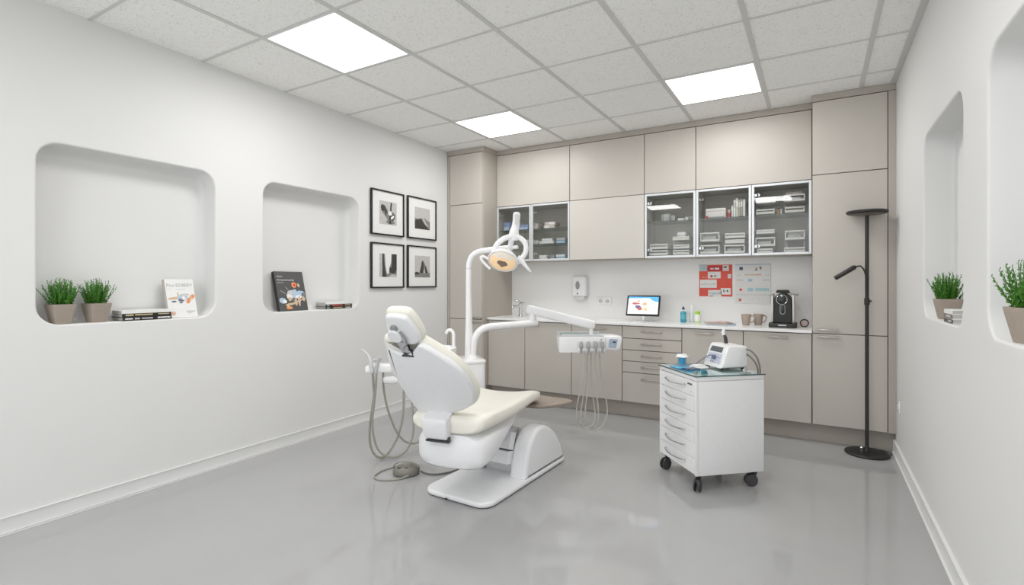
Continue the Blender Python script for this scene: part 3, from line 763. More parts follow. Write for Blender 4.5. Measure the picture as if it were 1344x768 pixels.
# rear housing: two fenders and the bridge between
prof = [(-.045, .034), (-.022, .15), (.020, .245), (.085, .305), (.165, .322), (.250, .305), (.340, .255), (.420, .175), (.470, .095), (.485, .034)]
def fender(x0, x1):
    sm = [(p.x, p.y) for p in spline([Vector((a, b, 0)) for a, b in prof], 5)]
    bm = new()
    rings = []
    r = .028
    for k in range(6):
        a = PI/2*k/5; rings.append([(x0 + r - r*math.cos(a), y, z) for y, z in inset2(sm, r*(1 - math.sin(a)))])
    for k in range(6):
        a = PI/2*k/5; rings.append([(x1 - r + r*math.sin(a), y, z) for y, z in inset2(sm, r*(1 - math.cos(a)))])
    for ring in rings:
        for i, (x, y, z) in enumerate(ring): ring[i] = (x, y, max(z, .033))
    loft(bm, rings, 0, True, MB_)
    return bm
for x0, x1 in ((.105, .232), (-.232, -.105)): obj('base_fender', fender(x0, x1), SHELLW, ch)
bm = new(); box(bm, (-.125, .10, .034), (.125, .40, .215), .03, 3, 0, MB_); obj('base_bridge', bm, SHELLW, ch)
# lifting arms between the fenders (facing the head end)
def panel(name, y0, z0, y1, z1, th, mat, w=.118, x0=None):
    bm = new(); d = Vector((0, y1 - y0, z1 - z0)); n = Vector((0, -d.z, d.y)).normalized()*th
    P = [Vector((0, y0, z0)), Vector((0, y1, z1)), Vector((0, y1, z1)) + n, Vector((0, y0, z0)) + n]
    rings = [[(x, p.y, p.z) for p in P] for x in (-w if x0 is None else x0, w)]
    loft(bm, rings, 0, True, MB_); return obj(name, bm, mat, ch)
bm = new(); box(bm, (-.205, .012, .036), (.110, .10, .106), .004, 2, 0, MB_); obj('arm_cover', bm, GREYP, ch)
panel('arm_cover', -.012, .108, .000, .186, .06, SHELLW, .112, -.205)
panel('arm_cover', -.002, .190, .035, .292, .06, SHELLW, .112, -.205)
bm = new(); box(bm, (-.200, .050, .05), (.115, .09, .24), 0, 1, 0, MB_); obj('arm_recess', bm, GREYM, ch)
panel('lift_arm', -.33, .32, .10, .235, .07, GREYP, .085)
bm = new(); lathe(bm, [(0, 0), (.007, 0), (.007, .01), (0, .012)], 12, 0, MB_ @ Matrix.Translation((-.15, .012, .050)) @ Matrix.Rotation(PI/2, 4, 'X')); obj('plug', bm, DARK, ch)

def superring(hw, hz, u0, w, z0, n=28, ex=3.2):
    o = []
    for k in range(n):
        a = 2*PI*k/n; c, s = math.cos(a), math.sin(a)
        o.append((u0 + hw*math.copysign(abs(c)**(2/ex), c), w, z0 + hz*math.copysign(abs(s)**(2/ex), s)))
    return o
# under-seat shell (white tub)
st = [(-.015, .10, .300, .40), (.0, .190, .262, .440), (.03, .222, .246, .452), (.09, .238, .252, .460), (.20, .240, .282, .462), (.32, .236, .322, .463), (.45, .226, .368, .466), (.58, .205, .408, .472), (.70, .17, .432, .478), (.80, .12, .458, .480), (.83, .06, .468, .480)]
bm = new(); loft(bm, [superring(hw*.925, (zt - zb)/2, .008 - .02*w, w + .03, (zt + zb)/2, 32, 3.6 if w < .3 else 2.8) for w, hw, zb, zt in st], 0, True, MU); obj('seat_shell', bm, SHELLW, ch)
# seat cushion
stn = [(.006, .14, .03, .500), (.010, .19, .045, .500), (.030, .214, .056, .502), (.10, .230, .058, .501), (.20, .238, .055, .496), (.32, .246, .052, .492), (.46, .254, .050, .491), (.60, .260, .047, .495), (.72, .264, .045, .499), (.82, .262, .042, .493), (.90, .254, .038, .478), (.945, .238, .030, .466), (.965, .20, .016, .460)]
bm = new()
fine = []
for i in range(len(stn) - 1):
    for k in range(4):
        f = k/4; fine.append(tuple(stn[i][j] + (stn[i+1][j] - stn[i][j])*f for j in range(4)))
fine.append(stn[-1])
rings = []
for w, hw, hz, zc in fine:
    R_ = superring(hw, hz, -.003 - .004*w, w, zc, 36, 2.9)
    R_ = [(u, y, z + (.022*min(1, abs(u + .015)/.25)**3 * (1 if z > zc else .3) * max(0, min(1, (w + .05)/.2))) - (.016*(1 - min(1, abs(u + .015)/.22)**2) if z > zc else 0)) for u, y, z in R_]
    rings.append(R_)
loft(bm, rings, 0, True, MU); obj('seat_cushion', bm, CREAM, ch, angle=60)
# brown foot cover
bm = new(); pillow(bm, [(p.x, p.y) for p in spline([Vector(q) for q in ((-1.72, 3.06, 0), (-1.58, 3.10, 0), (-1.478, 3.28, 0), (-1.490, 3.35, 0), (-1.60, 3.37, 0), (-1.90, 3.35, 0), (-1.98, 3.2, 0), (-1.92, 3.07, 0))], 5, True)], .412, .438, .012, 0, None, 4)
obj('foot_cover', bm, BROWN, ch)
# backrest: plane through the hinge, leaning back towards the head end
PB = math.radians(10)
v = Vector((0, -.36, .45)).normalized()
UB = Vector((math.cos(PB), math.sin(PB), 0)); FB = Vector((-math.sin(PB), math.cos(PB), 0))
VB = (FB*v.y + Vector((0, 0, v.z))).normalized(); NB = UB.cross(VB); NB = -NB if NB.y < 0 else NB   # NB: towards the patient side
HB = Vector((-1.76, 2.28, .5))
MBK = Matrix(((UB.x, VB.x, NB.x, HB.x), (UB.y, VB.y, NB.y, HB.y), (UB.z, VB.z, NB.z, HB.z), (0, 0, 0, 1)))
sh = [(.050, .584), (.124, .520), (.191, .445), (.220, .375), (.231, .285), (.224, .215), (.177, .140), (.076, .075), (-.047, .047), (-.152, .040), (-.178, .106), (-.196, .207), (-.204, .323), (-.203, .412), (-.190, .481), (-.160, .556), (-.140, .548), (-.115, .532), (-.062, .520), (-.013, .543), (.018, .575)]
def smooth2(pts, sub=4): return [(p.x, p.y) for p in spline([Vector((a, b, 0)) for a, b in pts], sub, True)]
bm = new(); pillow(bm, smooth2(sh), -.006, .030, .016, 0, MBK, 4); obj('backrest_shell', bm, SHELLW, ch, angle=50)
cu = [(.046, .596), (.120, .530), (.188, .450), (.222, .376), (.238, .285), (.234, .205), (.187, .122), (.076, .055), (-.047, .030), (-.165, .025), (-.196, .100), (-.213, .207), (-.220, .323), (-.218, .412), (-.208, .490), (-.186, .590), (-.150, .606), (-.112, .574), (-.062, .548), (-.013, .572), (.020, .606)]
bm = new(); pillow(bm, smooth2(cu), .018, .078, .029, 0, MBK, 6); obj('backrest_cushion', bm, CREAM, ch, angle=60)
# hinge strap joining back and seat
bm = new()
loft(bm, [[(x, y, z) for x, y, z in ((-.045 - e, a, b), (.108 + e, a, b), (.108 + e, c, d), (-.045 - e, c, d))] for e, a, b, c, d in ((.0, -.075, .530, .01, .56), (.002, -.072, .49, .00, .51), (-.002, -.060, .445, .02, .45), (-.006, -.048, .415, .02, .415))], 0, True, TR((-1.805, 2.222, 0), PSI))
bmesh.ops.bevel(bm, geom=bm.edges[:], offset=.012, segments=3, profile=.5, affect='EDGES')
obj('hinge_strap', bm, SHELLW, ch)
bm = new(); box(bm, (-.030, -.055, .404), (.112, -.025, .414), .003, 1, 0, TR((-1.805, 2.222, 0), PSI)); box(bm, (.102, -.05, .406), (.112, -.03, .435), .003, 1, 0, TR((-1.805, 2.222, 0), PSI)); obj('hinge_slot', bm, DARK, ch)
# headrest
hs = [(-.080, .768), (.004, .766), (.034, .735), (.052, .640), (.032, .598), (-.030, .585), (-.112, .655), (-.100, .72)]
hc = [(-.084, .782), (.012, .783), (.046, .748), (.064, .645), (.042, .590), (-.030, .574), (-.124, .650), (-.110, .73)]
ht = obj('headrest', (lambda b: (pillow(b, smooth2(hc, 6), .024, .074, .024, 0, MBK, 6), b)[1])(new()), CREAM, ch, angle=60)
bm = new(); pillow(bm, smooth2(hs, 6), .000, .036, .014, 0, MBK, 4); obj('headrest_shell', bm, SHELLW, ht, angle=50)
bm = new(); lathe(bm, [(0, -.022), (.034, -.022), (.038, -.017), (.038, .004), (0, .004)], 28, 0, MBK @ Matrix.Translation((-.068, .655, 0))); obj('headrest_knob', bm, SHELLW, ht)
bm = new(); lathe(bm, [(0, -.012), (.018, -.012), (.019, .006), (0, .006)], 20, 0, MBK @ Matrix.Translation((-.060, .700, 0))); obj('headrest_pivot', bm, GREYM, ht)
bm = new(); tube(bm, [MBK @ Vector(q) for q in ((-.035, .680, -.008), (-.020, .640, -.012), (-.028, .600, -.010), (-.058, .565, -.006))], .005, 8, 0, 6); obj('headrest_cable', bm, GREYM, ht)
bm = new(); box(bm, (-.088, .505, .000), (-.040, .600, .018), .005, 2, 0, MBK); obj('headrest_bar', bm, CHROME, ch)
bm = new(); box(bm, (-.090, .505, -.010), (-.020, .517, .010), .004, 1, 0, MBK); box(bm, (-.030, .515, -.008), (-.020, .545, .010), .004, 1, 0, MBK); obj('headrest_slot', bm, DARK, ch)

# ------------------------------------------------------------------ foot control on the floor
t = thing('foot_control', 'grey dome foot pedal with a wire ring on the floor', 'foot pedal', (-2.335, 2.575, 0)); Mp = TR((-2.335, 2.575, 0), .45)
bm = new(); lathe(bm, [(0, 0), (.080, 0), (.086, .006), (.088, .022), (.080, .038), (.062, .052), (.03, .058), (0, .059)], 36, 0, Mp @ Matrix.Diagonal((1.0, .9, 1, 1))); obj('housing', bm, PEDAL, t)
bm = new(); lathe(bm, [(0, .05), (.036, .052), (.034, .064), (.022, .069), (0, .070)], 24, 0, Mp @ Matrix.Translation((.005, .012, 0))); obj('pedal_disc', bm, M('light taupe rubber', (.27, .26, .225), .5), t)
bm = new()
for q in (-.034, .012): box(bm, (q - .012, -.05, .047), (q + .012, -.035, .056), .003, 1, 0, Mp)
obj('button', bm, DARK, t)
bm = new(); tube(bm, [Mp @ Vector((.088*math.cos(a), .012 - .03*math.sin(a), .030 + .062*math.sin(a))) for a in [PI*k/14 for k in range(15)]], .006, 8); obj('lifting_ring', bm, HOSE, t)
bm = new(); tube(bm, [(-2.27, 2.545, .016), (-2.30, 2.47, .007), (-2.385, 2.40, .007), (-2.47, 2.42, .007), (-2.50, 2.52, .007), (-2.47, 2.62, .008), (-2.40, 2.655, .018)], .006, 8, 0, 8); obj('cable_loop', bm, HOSE, t)
bm = new(); tube(bm, [(-2.26, 2.63, .016), (-2.21, 2.63, .008), (-2.14, 2.66, .007), (-2.08, 2.75, .010), (-2.03, 2.85, .03)], .006, 8, 0, 8); obj('cable', bm, M('dark grey cable', (.13, .13, .12), .5), t)

# ------------------------------------------------------------------ dental unit (pedestal, bowl, light, instrument arms)
un = thing('dental_unit', 'white dental unit with spittoon, lamp pole and instrument arm behind the chair', 'dental unit', (-2.42, 3.30, 0))
UR = math.radians(48)
MP = TR((-2.435, 3.305, 0), UR)
bm = new(); pillow(bm, rrect(.36, .28, .04, 6, 0, 0), .02, .655, .018, 0, MP, 4); obj('pedestal', bm, WHITE, un)
bm = new(); box(bm, (-.18, -.13, 0), (.18, .13, .022), .004, 1, 0, MP); obj('pedestal_foot', bm, GREYM, un)
bm = new(); pillow(bm, rrect(.372, .292, .045, 6), .632, .664, .012, 0, MP, 4); obj('pedestal_top', bm, WHITE, un)
# spittoon
sx, sy = -2.50, 3.08
Ms = TR((sx, sy, 0))
bm = new(); lathe(bm, [(0, .655), (.125, .655), (.150, .672), (.160, .745), (.163, .768), (.158, .772), (.150, .770), (.135, .745), (.05, .715), (0, .712)], 40, 0, Ms); sp = obj('spittoon_bowl', bm, WHITE, un)
bm = new(); box(bm, (.07, -.05, .66), (.165, .05, .70), .012, 2, 0, TR((sx, sy, 0), .2)); obj('bowl_collar', bm, WHITE, sp)
bm = new(); lathe(bm, [(0, 0), (.012, 0), (.012, .004), (0, .005)], 12, 0, TR((sx + .105, sy - .118, .678)) @ Matrix.Rotation(PI/2, 4, 'X')); obj('valve_knob', bm, DARK, sp)
bm = new(); tube(bm, [at(595.5, 458, 4.0), at(595.5, 446, 4.0), at(595.3, 438, 4.0), at(592.5, 433.8, 4.0), at(588.5, 433.6, 4.0), at(585.5, 437.5, 3.98)], .0125, 12, 0, 6); obj('rinse_spout', bm, WHITE, sp)
# lamp pole
pa, pb = at(615.4, 470, 4.05), at(615.6, 345, 4.05)
pole = Vector((pa.x, pa.y, 0))
bm = new(); P = [(pole.x, pole.y, .655), (pole.x, pole.y, 1.36), (pole.x, pole.y, 1.40)] + [at(x, y, d) for x, y, d in ((616.4, 343.5, 4.05), (618.8, 337.5, 4.05), (623.6, 332.8, 4.05), (632, 329.8, 4.06), (650, 327.5, 4.06), (668, 326, 4.06))]
tube(bm, spline(P[1:], 8), .0232, 18); tube(bm, [P[0], (pole.x, pole.y, 1.0), P[1]], .026, 18, rr=[.034, .0255, .024]); lp = obj('lamp_pole', bm, WHITE, un)
bm = new(); lathe(bm, [(.0, .655), (.075, .655), (.073, .668), (.045, .674), (.035, .70), (0, .70)], 28, 0, TR((pole.x + .02, pole.y + .01, 0))); obj('pole_flange', bm, WHITE, lp)
bm = new(); lathe(bm, [(.0248, 1.372), (.0254, 1.374), (.0254, 1.377), (.0248, 1.379)], 20, 0, TR((pole.x, pole.y, 0))); obj('pole_joint', bm, GREYP, lp)
# surgical lamp
DL = 3.95
RGT = Vector((CY, SY, 0)); FWD = Vector((-SY, CY, 0)); UPV = Vector((0, 0, 1))
lc = at(660.0, 342.5, DL)
nrm = (-FWD*.62 + RGT*(-.17) - UPV*.77).normalized()
maj = (RGT*.965 - UPV*.26); maj = (maj - nrm*maj.dot(nrm)).normalized(); mnr = nrm.cross(maj)
ML = Matrix(((maj.x, mnr.x, nrm.x, lc.x), (maj.y, mnr.y, nrm.y, lc.y), (maj.z, mnr.z, nrm.z, lc.z), (0, 0, 0, 1)))
bm = new(); lathe(bm, [(0, -.085), (.045, -.080), (.085, -.058), (.112, -.022), (.120, .0), (.118, .008), (.110, .008), (.108, .0), (.10, -.012), (0, -.012)], 44, 0, ML); lh = obj('surgical_lamp', bm, WHITE, un)
bm = new(); lathe(bm, [(.1085, .003), (.098, .013), (.06, .024), (.026, .027)], 44, 0, ML); 
for f in bm.faces:
    c = ML.inverted() @ f.calc_center_median(); f.material_index = 1 if math.hypot(c.x, c.y) > .098 or (c.y > .055) else 0
obj('lens', bm, [LENS, LENSW], lh)
bm = new(); pillow(bm, [(.034*math.cos(a)*(1.0 + .25*math.cos(2*a + .6)), .034*math.sin(a)*(1 + .2*math.sin(3*a))) for a in [2*PI*k/20 for k in range(20)]], .016, .031, .003, 0, ML); obj('bulb_shield', bm, M('bronze shield', (.26, .19, .14), .4), lh)
bm = new()
tube(bm, [at(x, y, DL) for x, y in ((672, 310), (661, 313.5), (652.5, 320.5), (648.5, 330), (649.5, 336))], .021, 12, 0, 6, flat=.8)
tube(bm, [at(x, y, DL) for x, y in ((676, 309), (686, 315), (690.5, 324), (689, 333), (684, 340), (679, 345))], .0195, 12, 0, 6, flat=.8)
obj('yoke', bm, WHITE, lh)
bm = new()
tube(bm, [at(x, y, DL + .02) for x, y in ((674.5, 316), (674.8, 305), (677, 295), (678, 283), (678, 278.5))], .03, 16, 0, 5, rr=[.030, .040, .031, .028, .029, .016])
obj('lamp_arm', bm, WHITE, lh)
bm = new(); pillow(bm, [(x, y) for x, y in rrect(.030, .085, .014)], 0, .004, .001, 0, Matrix.Translation(at(678, 288, DL - .012)) @ Matrix(((RGT.x, 0, -FWD.x, 0), (RGT.y, 0, -FWD.y, 0), (0, 1, 0, 0), (0, 0, 0, 1)))); obj('arm_cap', bm, GREYP, lh)
bm = new(); tube(bm, [at(671.5, 314, DL + .03), at(670, 322, DL + .05), at(670, 327, DL + .07)], .022, 14); tube(bm, [at(664, 325.5, 4.03), at(679.5, 324.6, 3.98)], .014, 14); obj('swivel', bm, WHITE, lh)
bm = new()
tube(bm, [at(x, y, DL - .02) for x, y in ((641, 340), (635, 337), (631, 338), (633.5, 343), (639, 349), (643.5, 353))], .010, 10, 0, 6, flat=.7)
obj('lamp_handle', bm, WHITE, lh)
bm = new(); tube(bm, [at(x, y, DL - .02) for x, y in ((679, 338), (684, 342), (690, 349), (694, 354), (696.5, 357))], .02, 10, 0, 6, rr=[.022, .020, .013, .009, .005], flat=.7); obj('lamp_handle', bm, WHITE, lh)

# delivery arm
bm = new()
P = [at(x, y, d) for x, y, d in ((620.5, 470, 4.05), (621.5, 455, 4.05), (624, 443, 4.05), (630.5, 434, 4.06), (640, 429.6, 4.08), (656, 427.8, 4.12), (680, 425.8, 4.18), (704.5, 423.6, 4.24))]
tube(bm, P, .028, 18, 0, 6); da = obj('delivery_arm', bm, WHITE, un)
bm = new(); lathe(bm, [(0, -.01), (.032, -.01), (.034, .005), (.027, .04), (.025, .09), (0, .09)], 20, 0, Matrix.Translation(at(699, 423, 4.235))); obj('arm_pivot', bm, WHITE, da)
bm = new(); lathe(bm, [(0, 0), (.018, 0), (.018, .03), (0, .03)], 16, 0, Matrix.Translation(at(699, 414, 4.235) + Vector((.01, 0, 0)))); obj('pivot_pin', bm, CHROME, da)
# spring arm sloping down to the tray
A, B = at(694.5, 406.2, 4.24), at(777.5, 426.5, 4.12)
d = (B - A).normalized(); sd = d.cross(UPV).normalized(); uu = sd.cross(d)
MS = Matrix(((d.x, sd.x, uu.x, A.x), (d.y, sd.y, uu.y, A.y), (d.z, sd.z, uu.z, A.z), (0, 0, 0, 1))); LS = (B - A).length
bm = new(); prev = []
rings = []
for x, q, hz in ((-.022, .4, .016), (-.018, .8, .030), (-.006, 1, .036), (.05, 1, .037), (LS*.5, 1, .0365), (LS - .03, 1, .035), (LS + .012, .95, .033), (LS + .020, .75, .026), (LS + .023, .4, .016)):
    rings.append([(x, a*.030*q/.03, b*hz/.03) for a, b in [(p[0]*1.0, p[1]) for p in rrect(.052, .06, .012, 4)]])
loft(bm, rings, 0, True, MS); sa = obj('spring_arm', bm, SHELLW, un)
bm = new(); lathe(bm, [(0, -.03), (.016, -.03), (.016, .03), (0, .03)], 16, 0, Matrix.Translation(at(776, 434.5, 4.12))); obj('tray_pivot', bm, WHITE, sa)

# instrument tray
DT = 4.10; k = DT/F
MT = Matrix.Translation(at(763, 452, DT)) @ Matrix.Rotation(YAW, 4, 'Z')
bm = new()
prof = [(-.0, -.065), (.20, -.05), (.26, -.02), (.26, .050), (.245, .058), (.012, .062), (.0, .054), (-.006, .0)]   # (depth, z)
rr_ = [[(x, y, z) for y, z in inset2(prof, g)] for x, g in ((-.178, .010), (-.174, .003), (-.166, 0), (.182, 0), (.19, .004), (.193, .012))]
loft(bm, rr_, 0, True, MT); tr = obj('instrument_tray', bm, WHITE, un)
bm = new(); box(bm, (-.150, .012, .0605), (.176, .235, .069), .003, 1, 0, MT); obj('glass_top', bm, TGLASS, tr)
bm = new()
box(bm, (-.172, .006, .0595), (.180, .012, .072), .002, 1, 0, MT); box(bm, (-.172, .236, .0555), (.180, .244, .078), .002, 1, 0, MT); box(bm, (-.172, .006, .0595), (-.164, .24, .074), .002, 1, 0, MT)
obj('top_rim', bm, GREYP, tr)
bm = new(); pf = [(.176, -.048), (.275, -.062), (.312, -.046), (.325, .048), (.305, .062), (.195, .064), (.178, .055)]
rings = [[(x, y, z) for x, z in inset2(pf, g)] for y, g in ((.0, .012), (.004, .004), (.012, 0), (.19, 0), (.20, .008))]
loft(bm, rings, 0, True, MT @ Matrix.Translation((.02, 0, 0)) @ Matrix.Rotation(.16, 4, 'Z')); cp = obj('control_panel', bm, WHITE, un)
Mcp = MT @ Matrix.Translation((.02, 0, 0)) @ Matrix.Rotation(.16, 4, 'Z')
bm = new(); 
for pts, mi, y in (([(.205, -.030), (.266, -.038), (.285, .034), (.212, .040)], 0, -.0006), ([(.236, .010), (.262, .004), (.270, .014), (.250, .022)], 1, -.0012), ([(.215, -.020), (.250, -.024), (.256, -.008), (.218, -.004)], 2, -.0012)):
    poly_face(bm, [(x, y, z) for x, z in pts], mi, Mcp)
obj('keypad', bm, [M('pale blue keypad', (.40, .47, .56), .4), NAVY, PALEB], cp, True)
bm = new(); lathe(bm, [(0, 0), (.005, 0), (.004, .004), (0, .004)], 10, 0, MT @ Matrix.Translation((.158, -.002, .036)) @ Matrix.Rotation(PI/2, 4, 'X')); lathe(bm, [(0, 0), (.006, 0), (.005, .004), (0, .004)], 10, 1, MT @ Matrix.Translation((-.12, .02, -.066)) @ Matrix.Rotation(PI, 4, 'X')); obj('indicator', bm, [DARK, GREYM], tr)
bm = new(); box(bm, (-.024, -.022, -.060), (.190, .02, -.030), .012, 3, 0, MT); obj('holder_rail', bm, WHITE, tr)
for px in (762, 771.6, 781.2, 790):
    x = (px - 763)*k
    bm = new(); Mh = MT @ Matrix.Translation((x, -.030, -.010)) @ Matrix.Rotation(math.radians(-12), 4, 'X')
    lathe(bm, [(0, .034), (.010, .034), (.014, .022), (.016, .0), (.015, -.014), (.008, -.022)], 16, 0, Mh)
    lathe(bm, [(.008, -.020), (.010, -.026), (.007, -.045), (.004, -.060), (0, -.060)], 14, 1, Mh)
    obj('handpiece', bm, [M('grey handpiece', (.36, .36, .36), .35) if px == 762 else bpy.data.materials['grey handpiece'], GREYM], tr)
bm = new()
for px in (780.4, 788): lathe(bm, [(0, 0), (.012, 0), (.012, .012), (.008, .016), (0, .016)], 14, 0, MT @ Matrix.Translation(((px - 763)*k, -.004, .020)) @ Matrix.Rotation(PI/2, 4, 'X'))
obj('knob', bm, GREYP, tr)
loops = [[(767.0, 463), (765.8, 485), (761.5, 513), (757.4, 533), (758, 550), (764, 560.5), (771.5, 562), (779, 556), (781.3, 546), (779.5, 530), (776, 508), (775.6, 485), (775.5, 463)],
         [(771.8, 463), (772.0, 485), (770.8, 515), (768.5, 535), (768.8, 550), (773.5, 561), (780, 564.5), (788, 561.5), (795, 551), (797, 538), (793.5, 512), (788.5, 487), (786.8, 463)],
         [(781.3, 463), (780.6, 490), (782.6, 515), (785, 535), (785.2, 553), (782, 561), (775.5, 560), (766, 553), (762.5, 544), (764.5, 528), (768.5, 505), (770.3, 485), (771.0, 463)]]
for i, lp_ in enumerate(loops):
    bm = new(); n_ = len(lp_)
    tube(bm, [at(x, y, DT - .010 + .09*j/(n_ - 1) + .012*i) for j, (x, y) in enumerate(lp_)], .0058, 8, 0, 6); obj('handpiece_hose', bm, M('pale hose', (.50, .49, .45), .5) if i == 0 else bpy.data.materials['pale hose'], tr)

# assistant arm at the left of the chair
DA = 3.60
bm = new(); MA = Matrix.Translation(at(500, 482.5, DA)) @ Matrix.Rotation(YAW + .12, 4, 'Z')
pillow(bm, rrect(.17, .10, .02), -.028, .026, .010, 0, MA, 3); pillow(bm, rrect(.075, .07, .012, 4, -.065, -.01), -.03, .016, .008, 0, MA, 3)
tube(bm, [MA @ Vector((.03, .02, -.005)), at(545, 483, 3.75), at(590, 490, 3.95)], .024, 12, 0, 6); aa = obj('assistant_arm', bm, WHITE, un)
bm = new(); tube(bm, [at(503.5, 498, DA + .01), at(505.5, 498, DA + .01), at(515, 499, DA + .02), at(521, 500, DA + .03)], .031, 16, rr=[.020, .031, .031, .02]); obj('filter_canister', bm, WHITE, aa)
bm = new(); tube(bm, [at(x, y, DA - .06) for x, y in ((474, 459.3), (478.5, 461.2), (483, 466.5), (486.2, 474), (488.5, 489))], .01, 10, 0, 5, rr=[.006, .006, .008, .015, .013]); obj('suction_handpiece', bm, GREYP, aa)
bm = new(); tube(bm, [at(x, y, DA - .06) for x, y in ((498.5, 469), (496, 475), (494, 483), (493.5, 490))], .01, 10, 0, 5, rr=[.016, .012, .013, .010]); tube(bm, [at(490.5, 473, DA - .055), at(499.5, 470.5, DA - .055)], .009, 10); obj('suction_handpiece', bm, M('clear grey plastic', (.50, .50, .53), .3), aa)
hz = [[(489, 488), (490, 505), (490.6, 520), (487.5, 542), (485, 565), (486, 584), (491.5, 596.5), (499.5, 600.5), (507, 597.5), (515.5, 586), (524.5, 566), (529.3, 541), (530, 515), (531, 503), (535, 492), (541, 485.5)],
      [(494, 488), (493.2, 508), (491.2, 528), (488.8, 552), (490.2, 572), (495, 588), (503, 596.8), (513, 600), (524, 598), (534, 590), (541.5, 573), (542.6, 548), (540.5, 525), (541, 512), (544, 497), (549, 487)],
      [(503, 490), (503.4, 508), (507, 530), (512.8, 549), (520, 566), (529, 577.5), (539, 582), (548, 580.5), (558, 574), (572, 562), (588, 545)]]
for i, lp_ in enumerate(hz):
    bm = new(); n_ = len(lp_); tube(bm, [at(x, y, DA - .06 + .30*j/(n_ - 1) + (.06 if i == 2 else 0)) for j, (x, y) in enumerate(lp_)], .0075 if i else .0085, 8, 0, 6); obj('suction_hose', bm, HOSE, aa)

# ------------------------------------------------------------------ drawer trolley
TA = math.radians(41.8); TC = (-.603, 3.541, 0)
tl = thing('drawer_trolley', 'white six-drawer trolley on castors with a glass top', 'trolley', TC, TA)
MC = TR(TC, TA)
bm = new(); box(bm, (-.212, -.23, .100), (.23, .23, .668), .003, 2, 0, MC); obj('body', bm, TROL, tl)
bm = new(); box(bm, (-.23, -.23, .670), (.23, .23, .694), .004, 2, 0, MC); obj('top_panel', bm, TROL, tl)
for q0, q1 in ((-.23, -.212), (.212, .23)):
    bm = new(); box(bm, (-.23, q0, .100), (-.213, q1, .668), .002, 1, 0, MC); obj('side_post', bm, TROL, tl)
bm = new(); box(bm, (-.2165, -.2115, .102), (-.2125, .2115, .668), 0, 1, 0, MC); obj('drawer_gap', bm, GAP, tl, True)
bm = new(); box(bm, (-.236, -.236, .6955), (.236, .236, .7035), .002, 1, 0, MC); gt = obj('glass_top', bm, TGLASS, tl)
bm = new()
for lo, hi in (((-.2365, -.2365), (-.2355, .2365)), ((-.2355, -.2365), (.2355, -.2355))): box(bm, (lo[0], lo[1], .696), (hi[0], hi[1], .703), 0, 1, 0, MC)
obj('dark_edge', bm, M('dark glass edge', (.03, .075, .075), .2), gt, True)
dz = (.667 - .104)/6
for i in range(6):
    z1 = .667 - i*dz; z0 = z1 - dz + .0025
    bm = new(); box(bm, (-.230, -.2105, z0), (-.2165, .2105, z1), .0015, 1, 0, MC); dr = obj('drawer', bm, TROL, tl)
    bm = new(); zc = (z0 + z1)/2 + .006
    tube(bm, [MC @ Vector(q) for q in ((-.230, .135, zc + .006), (-.242, .128, zc + .004), (-.254, .08, zc), (-.260, .02, zc - .002), (-.254, -.05, zc), (-.243, -.100, zc + .003), (-.230, -.108, zc + .005))], .0042, 8, 0, 6); obj('handle', bm, CHROME, dr)
    if i == 0:
        bm = new(); box(bm, (-.232, -.185, z1 - .028), (-.2295, -.135, z1 - .018), 0, 1, 0, MC); obj('lock_plate', bm, M('lock grey', (.10, .10, .11), .4), dr, True)
        bm = new(); box(bm, (-.2315, -.182, z0 + .020), (-.2295, -.160, z0 + .026), 0, 1, 0, MC); obj('badge', bm, GREYP, dr, True)
for (u, v) in ((-.19, -.19), (-.19, .19), (.19, -.19), (.19, .19)):
    Mk = MC @ Matrix.Translation((u, v, 0)) @ Matrix.Rotation({(-1, -1): .75, (-1, 1): .3, (1, -1): -.2, (1, 1): .9}[(1 if u > 0 else -1, 1 if v > 0 else -1)], 4, 'Z')
    bm = new(); lathe(bm, [(0, .072), (.016, .072), (.018, .085), (.024, .0985), (0, .0985)], 16, 0, Mk)
    box(bm, (-.022, -.017, .040), (.022, .017, .074), .008, 3, 0, Mk @ Matrix.Translation((-.012, 0, 0))); cs = obj('castor', bm, DARK, tl)
    bm = new(); Mw = Mk @ Matrix.Translation((-.020, 0, .038)) @ Matrix.Rotation(PI/2, 4, 'X')
    for s in (-.020, .008): lathe(bm, [(0, s), (.030, s), (.0375, s + .003), (.0375, s + .009), (.030, s + .012), (0, s + .012)], 24, 0, Mw)
    obj('wheel', bm, M('castor rubber', (.055, .055, .06), .5) if u < 0 and v < 0 else bpy.data.materials['castor rubber'], cs)
bm = new(); tube(bm, [MC @ Vector(q) for q in ((.230, -.14, .455), (.250, -.142, .45), (.263, -.145, .40), (.258, -.145, .335), (.230, -.143, .315))], .008, 8, 0, 6); obj('push_handle', bm, DARK, tl)

# control unit on the trolley
du = thing('treatment_device', 'white tabletop treatment device with grey display on the drawer trolley', 'device', MC @ Vector((.13, .015, .7035)), TA)
zb = .716
sec = [(.030, zb), (.215, zb + .002), (.222, zb + .018), (.222, zb + .128), (.212, zb + .140), (.10, zb + .146), (.082, zb + .138), (.034, zb + .016)]
bm = new(); rings = [[(u, v_, z) for u, z in inset2(sec, g)] for v_, g in ((-.088, .016), (-.085, .006), (-.078, 0), (.108, 0), (.115, .006), (.118, .016))]
loft(bm, rings, 0, True, MC); dv = obj('housing', bm, WHITE, du)
e1 = (Vector((.082, 0, zb + .138)) - Vector((.034, 0, zb + .016))); e1n = e1.normalized(); nf = Vector((-e1n.z, 0, e1n.x))
MF = MC @ Matrix(((0, e1n.x, nf.x, .034), (-1, 0, 0, .015), (0, e1n.z, nf.z, zb + .016), (0, 0, 0, 1)))   # x: towards -v, y: up the slope
bm = new(); poly_face(bm, [(-.078, .084, .0006), (.058, .084, .0006), (.058, .120, .0006), (-.070, .120, .0006)], 0, MF); obj('display', bm, LCD, dv, True)
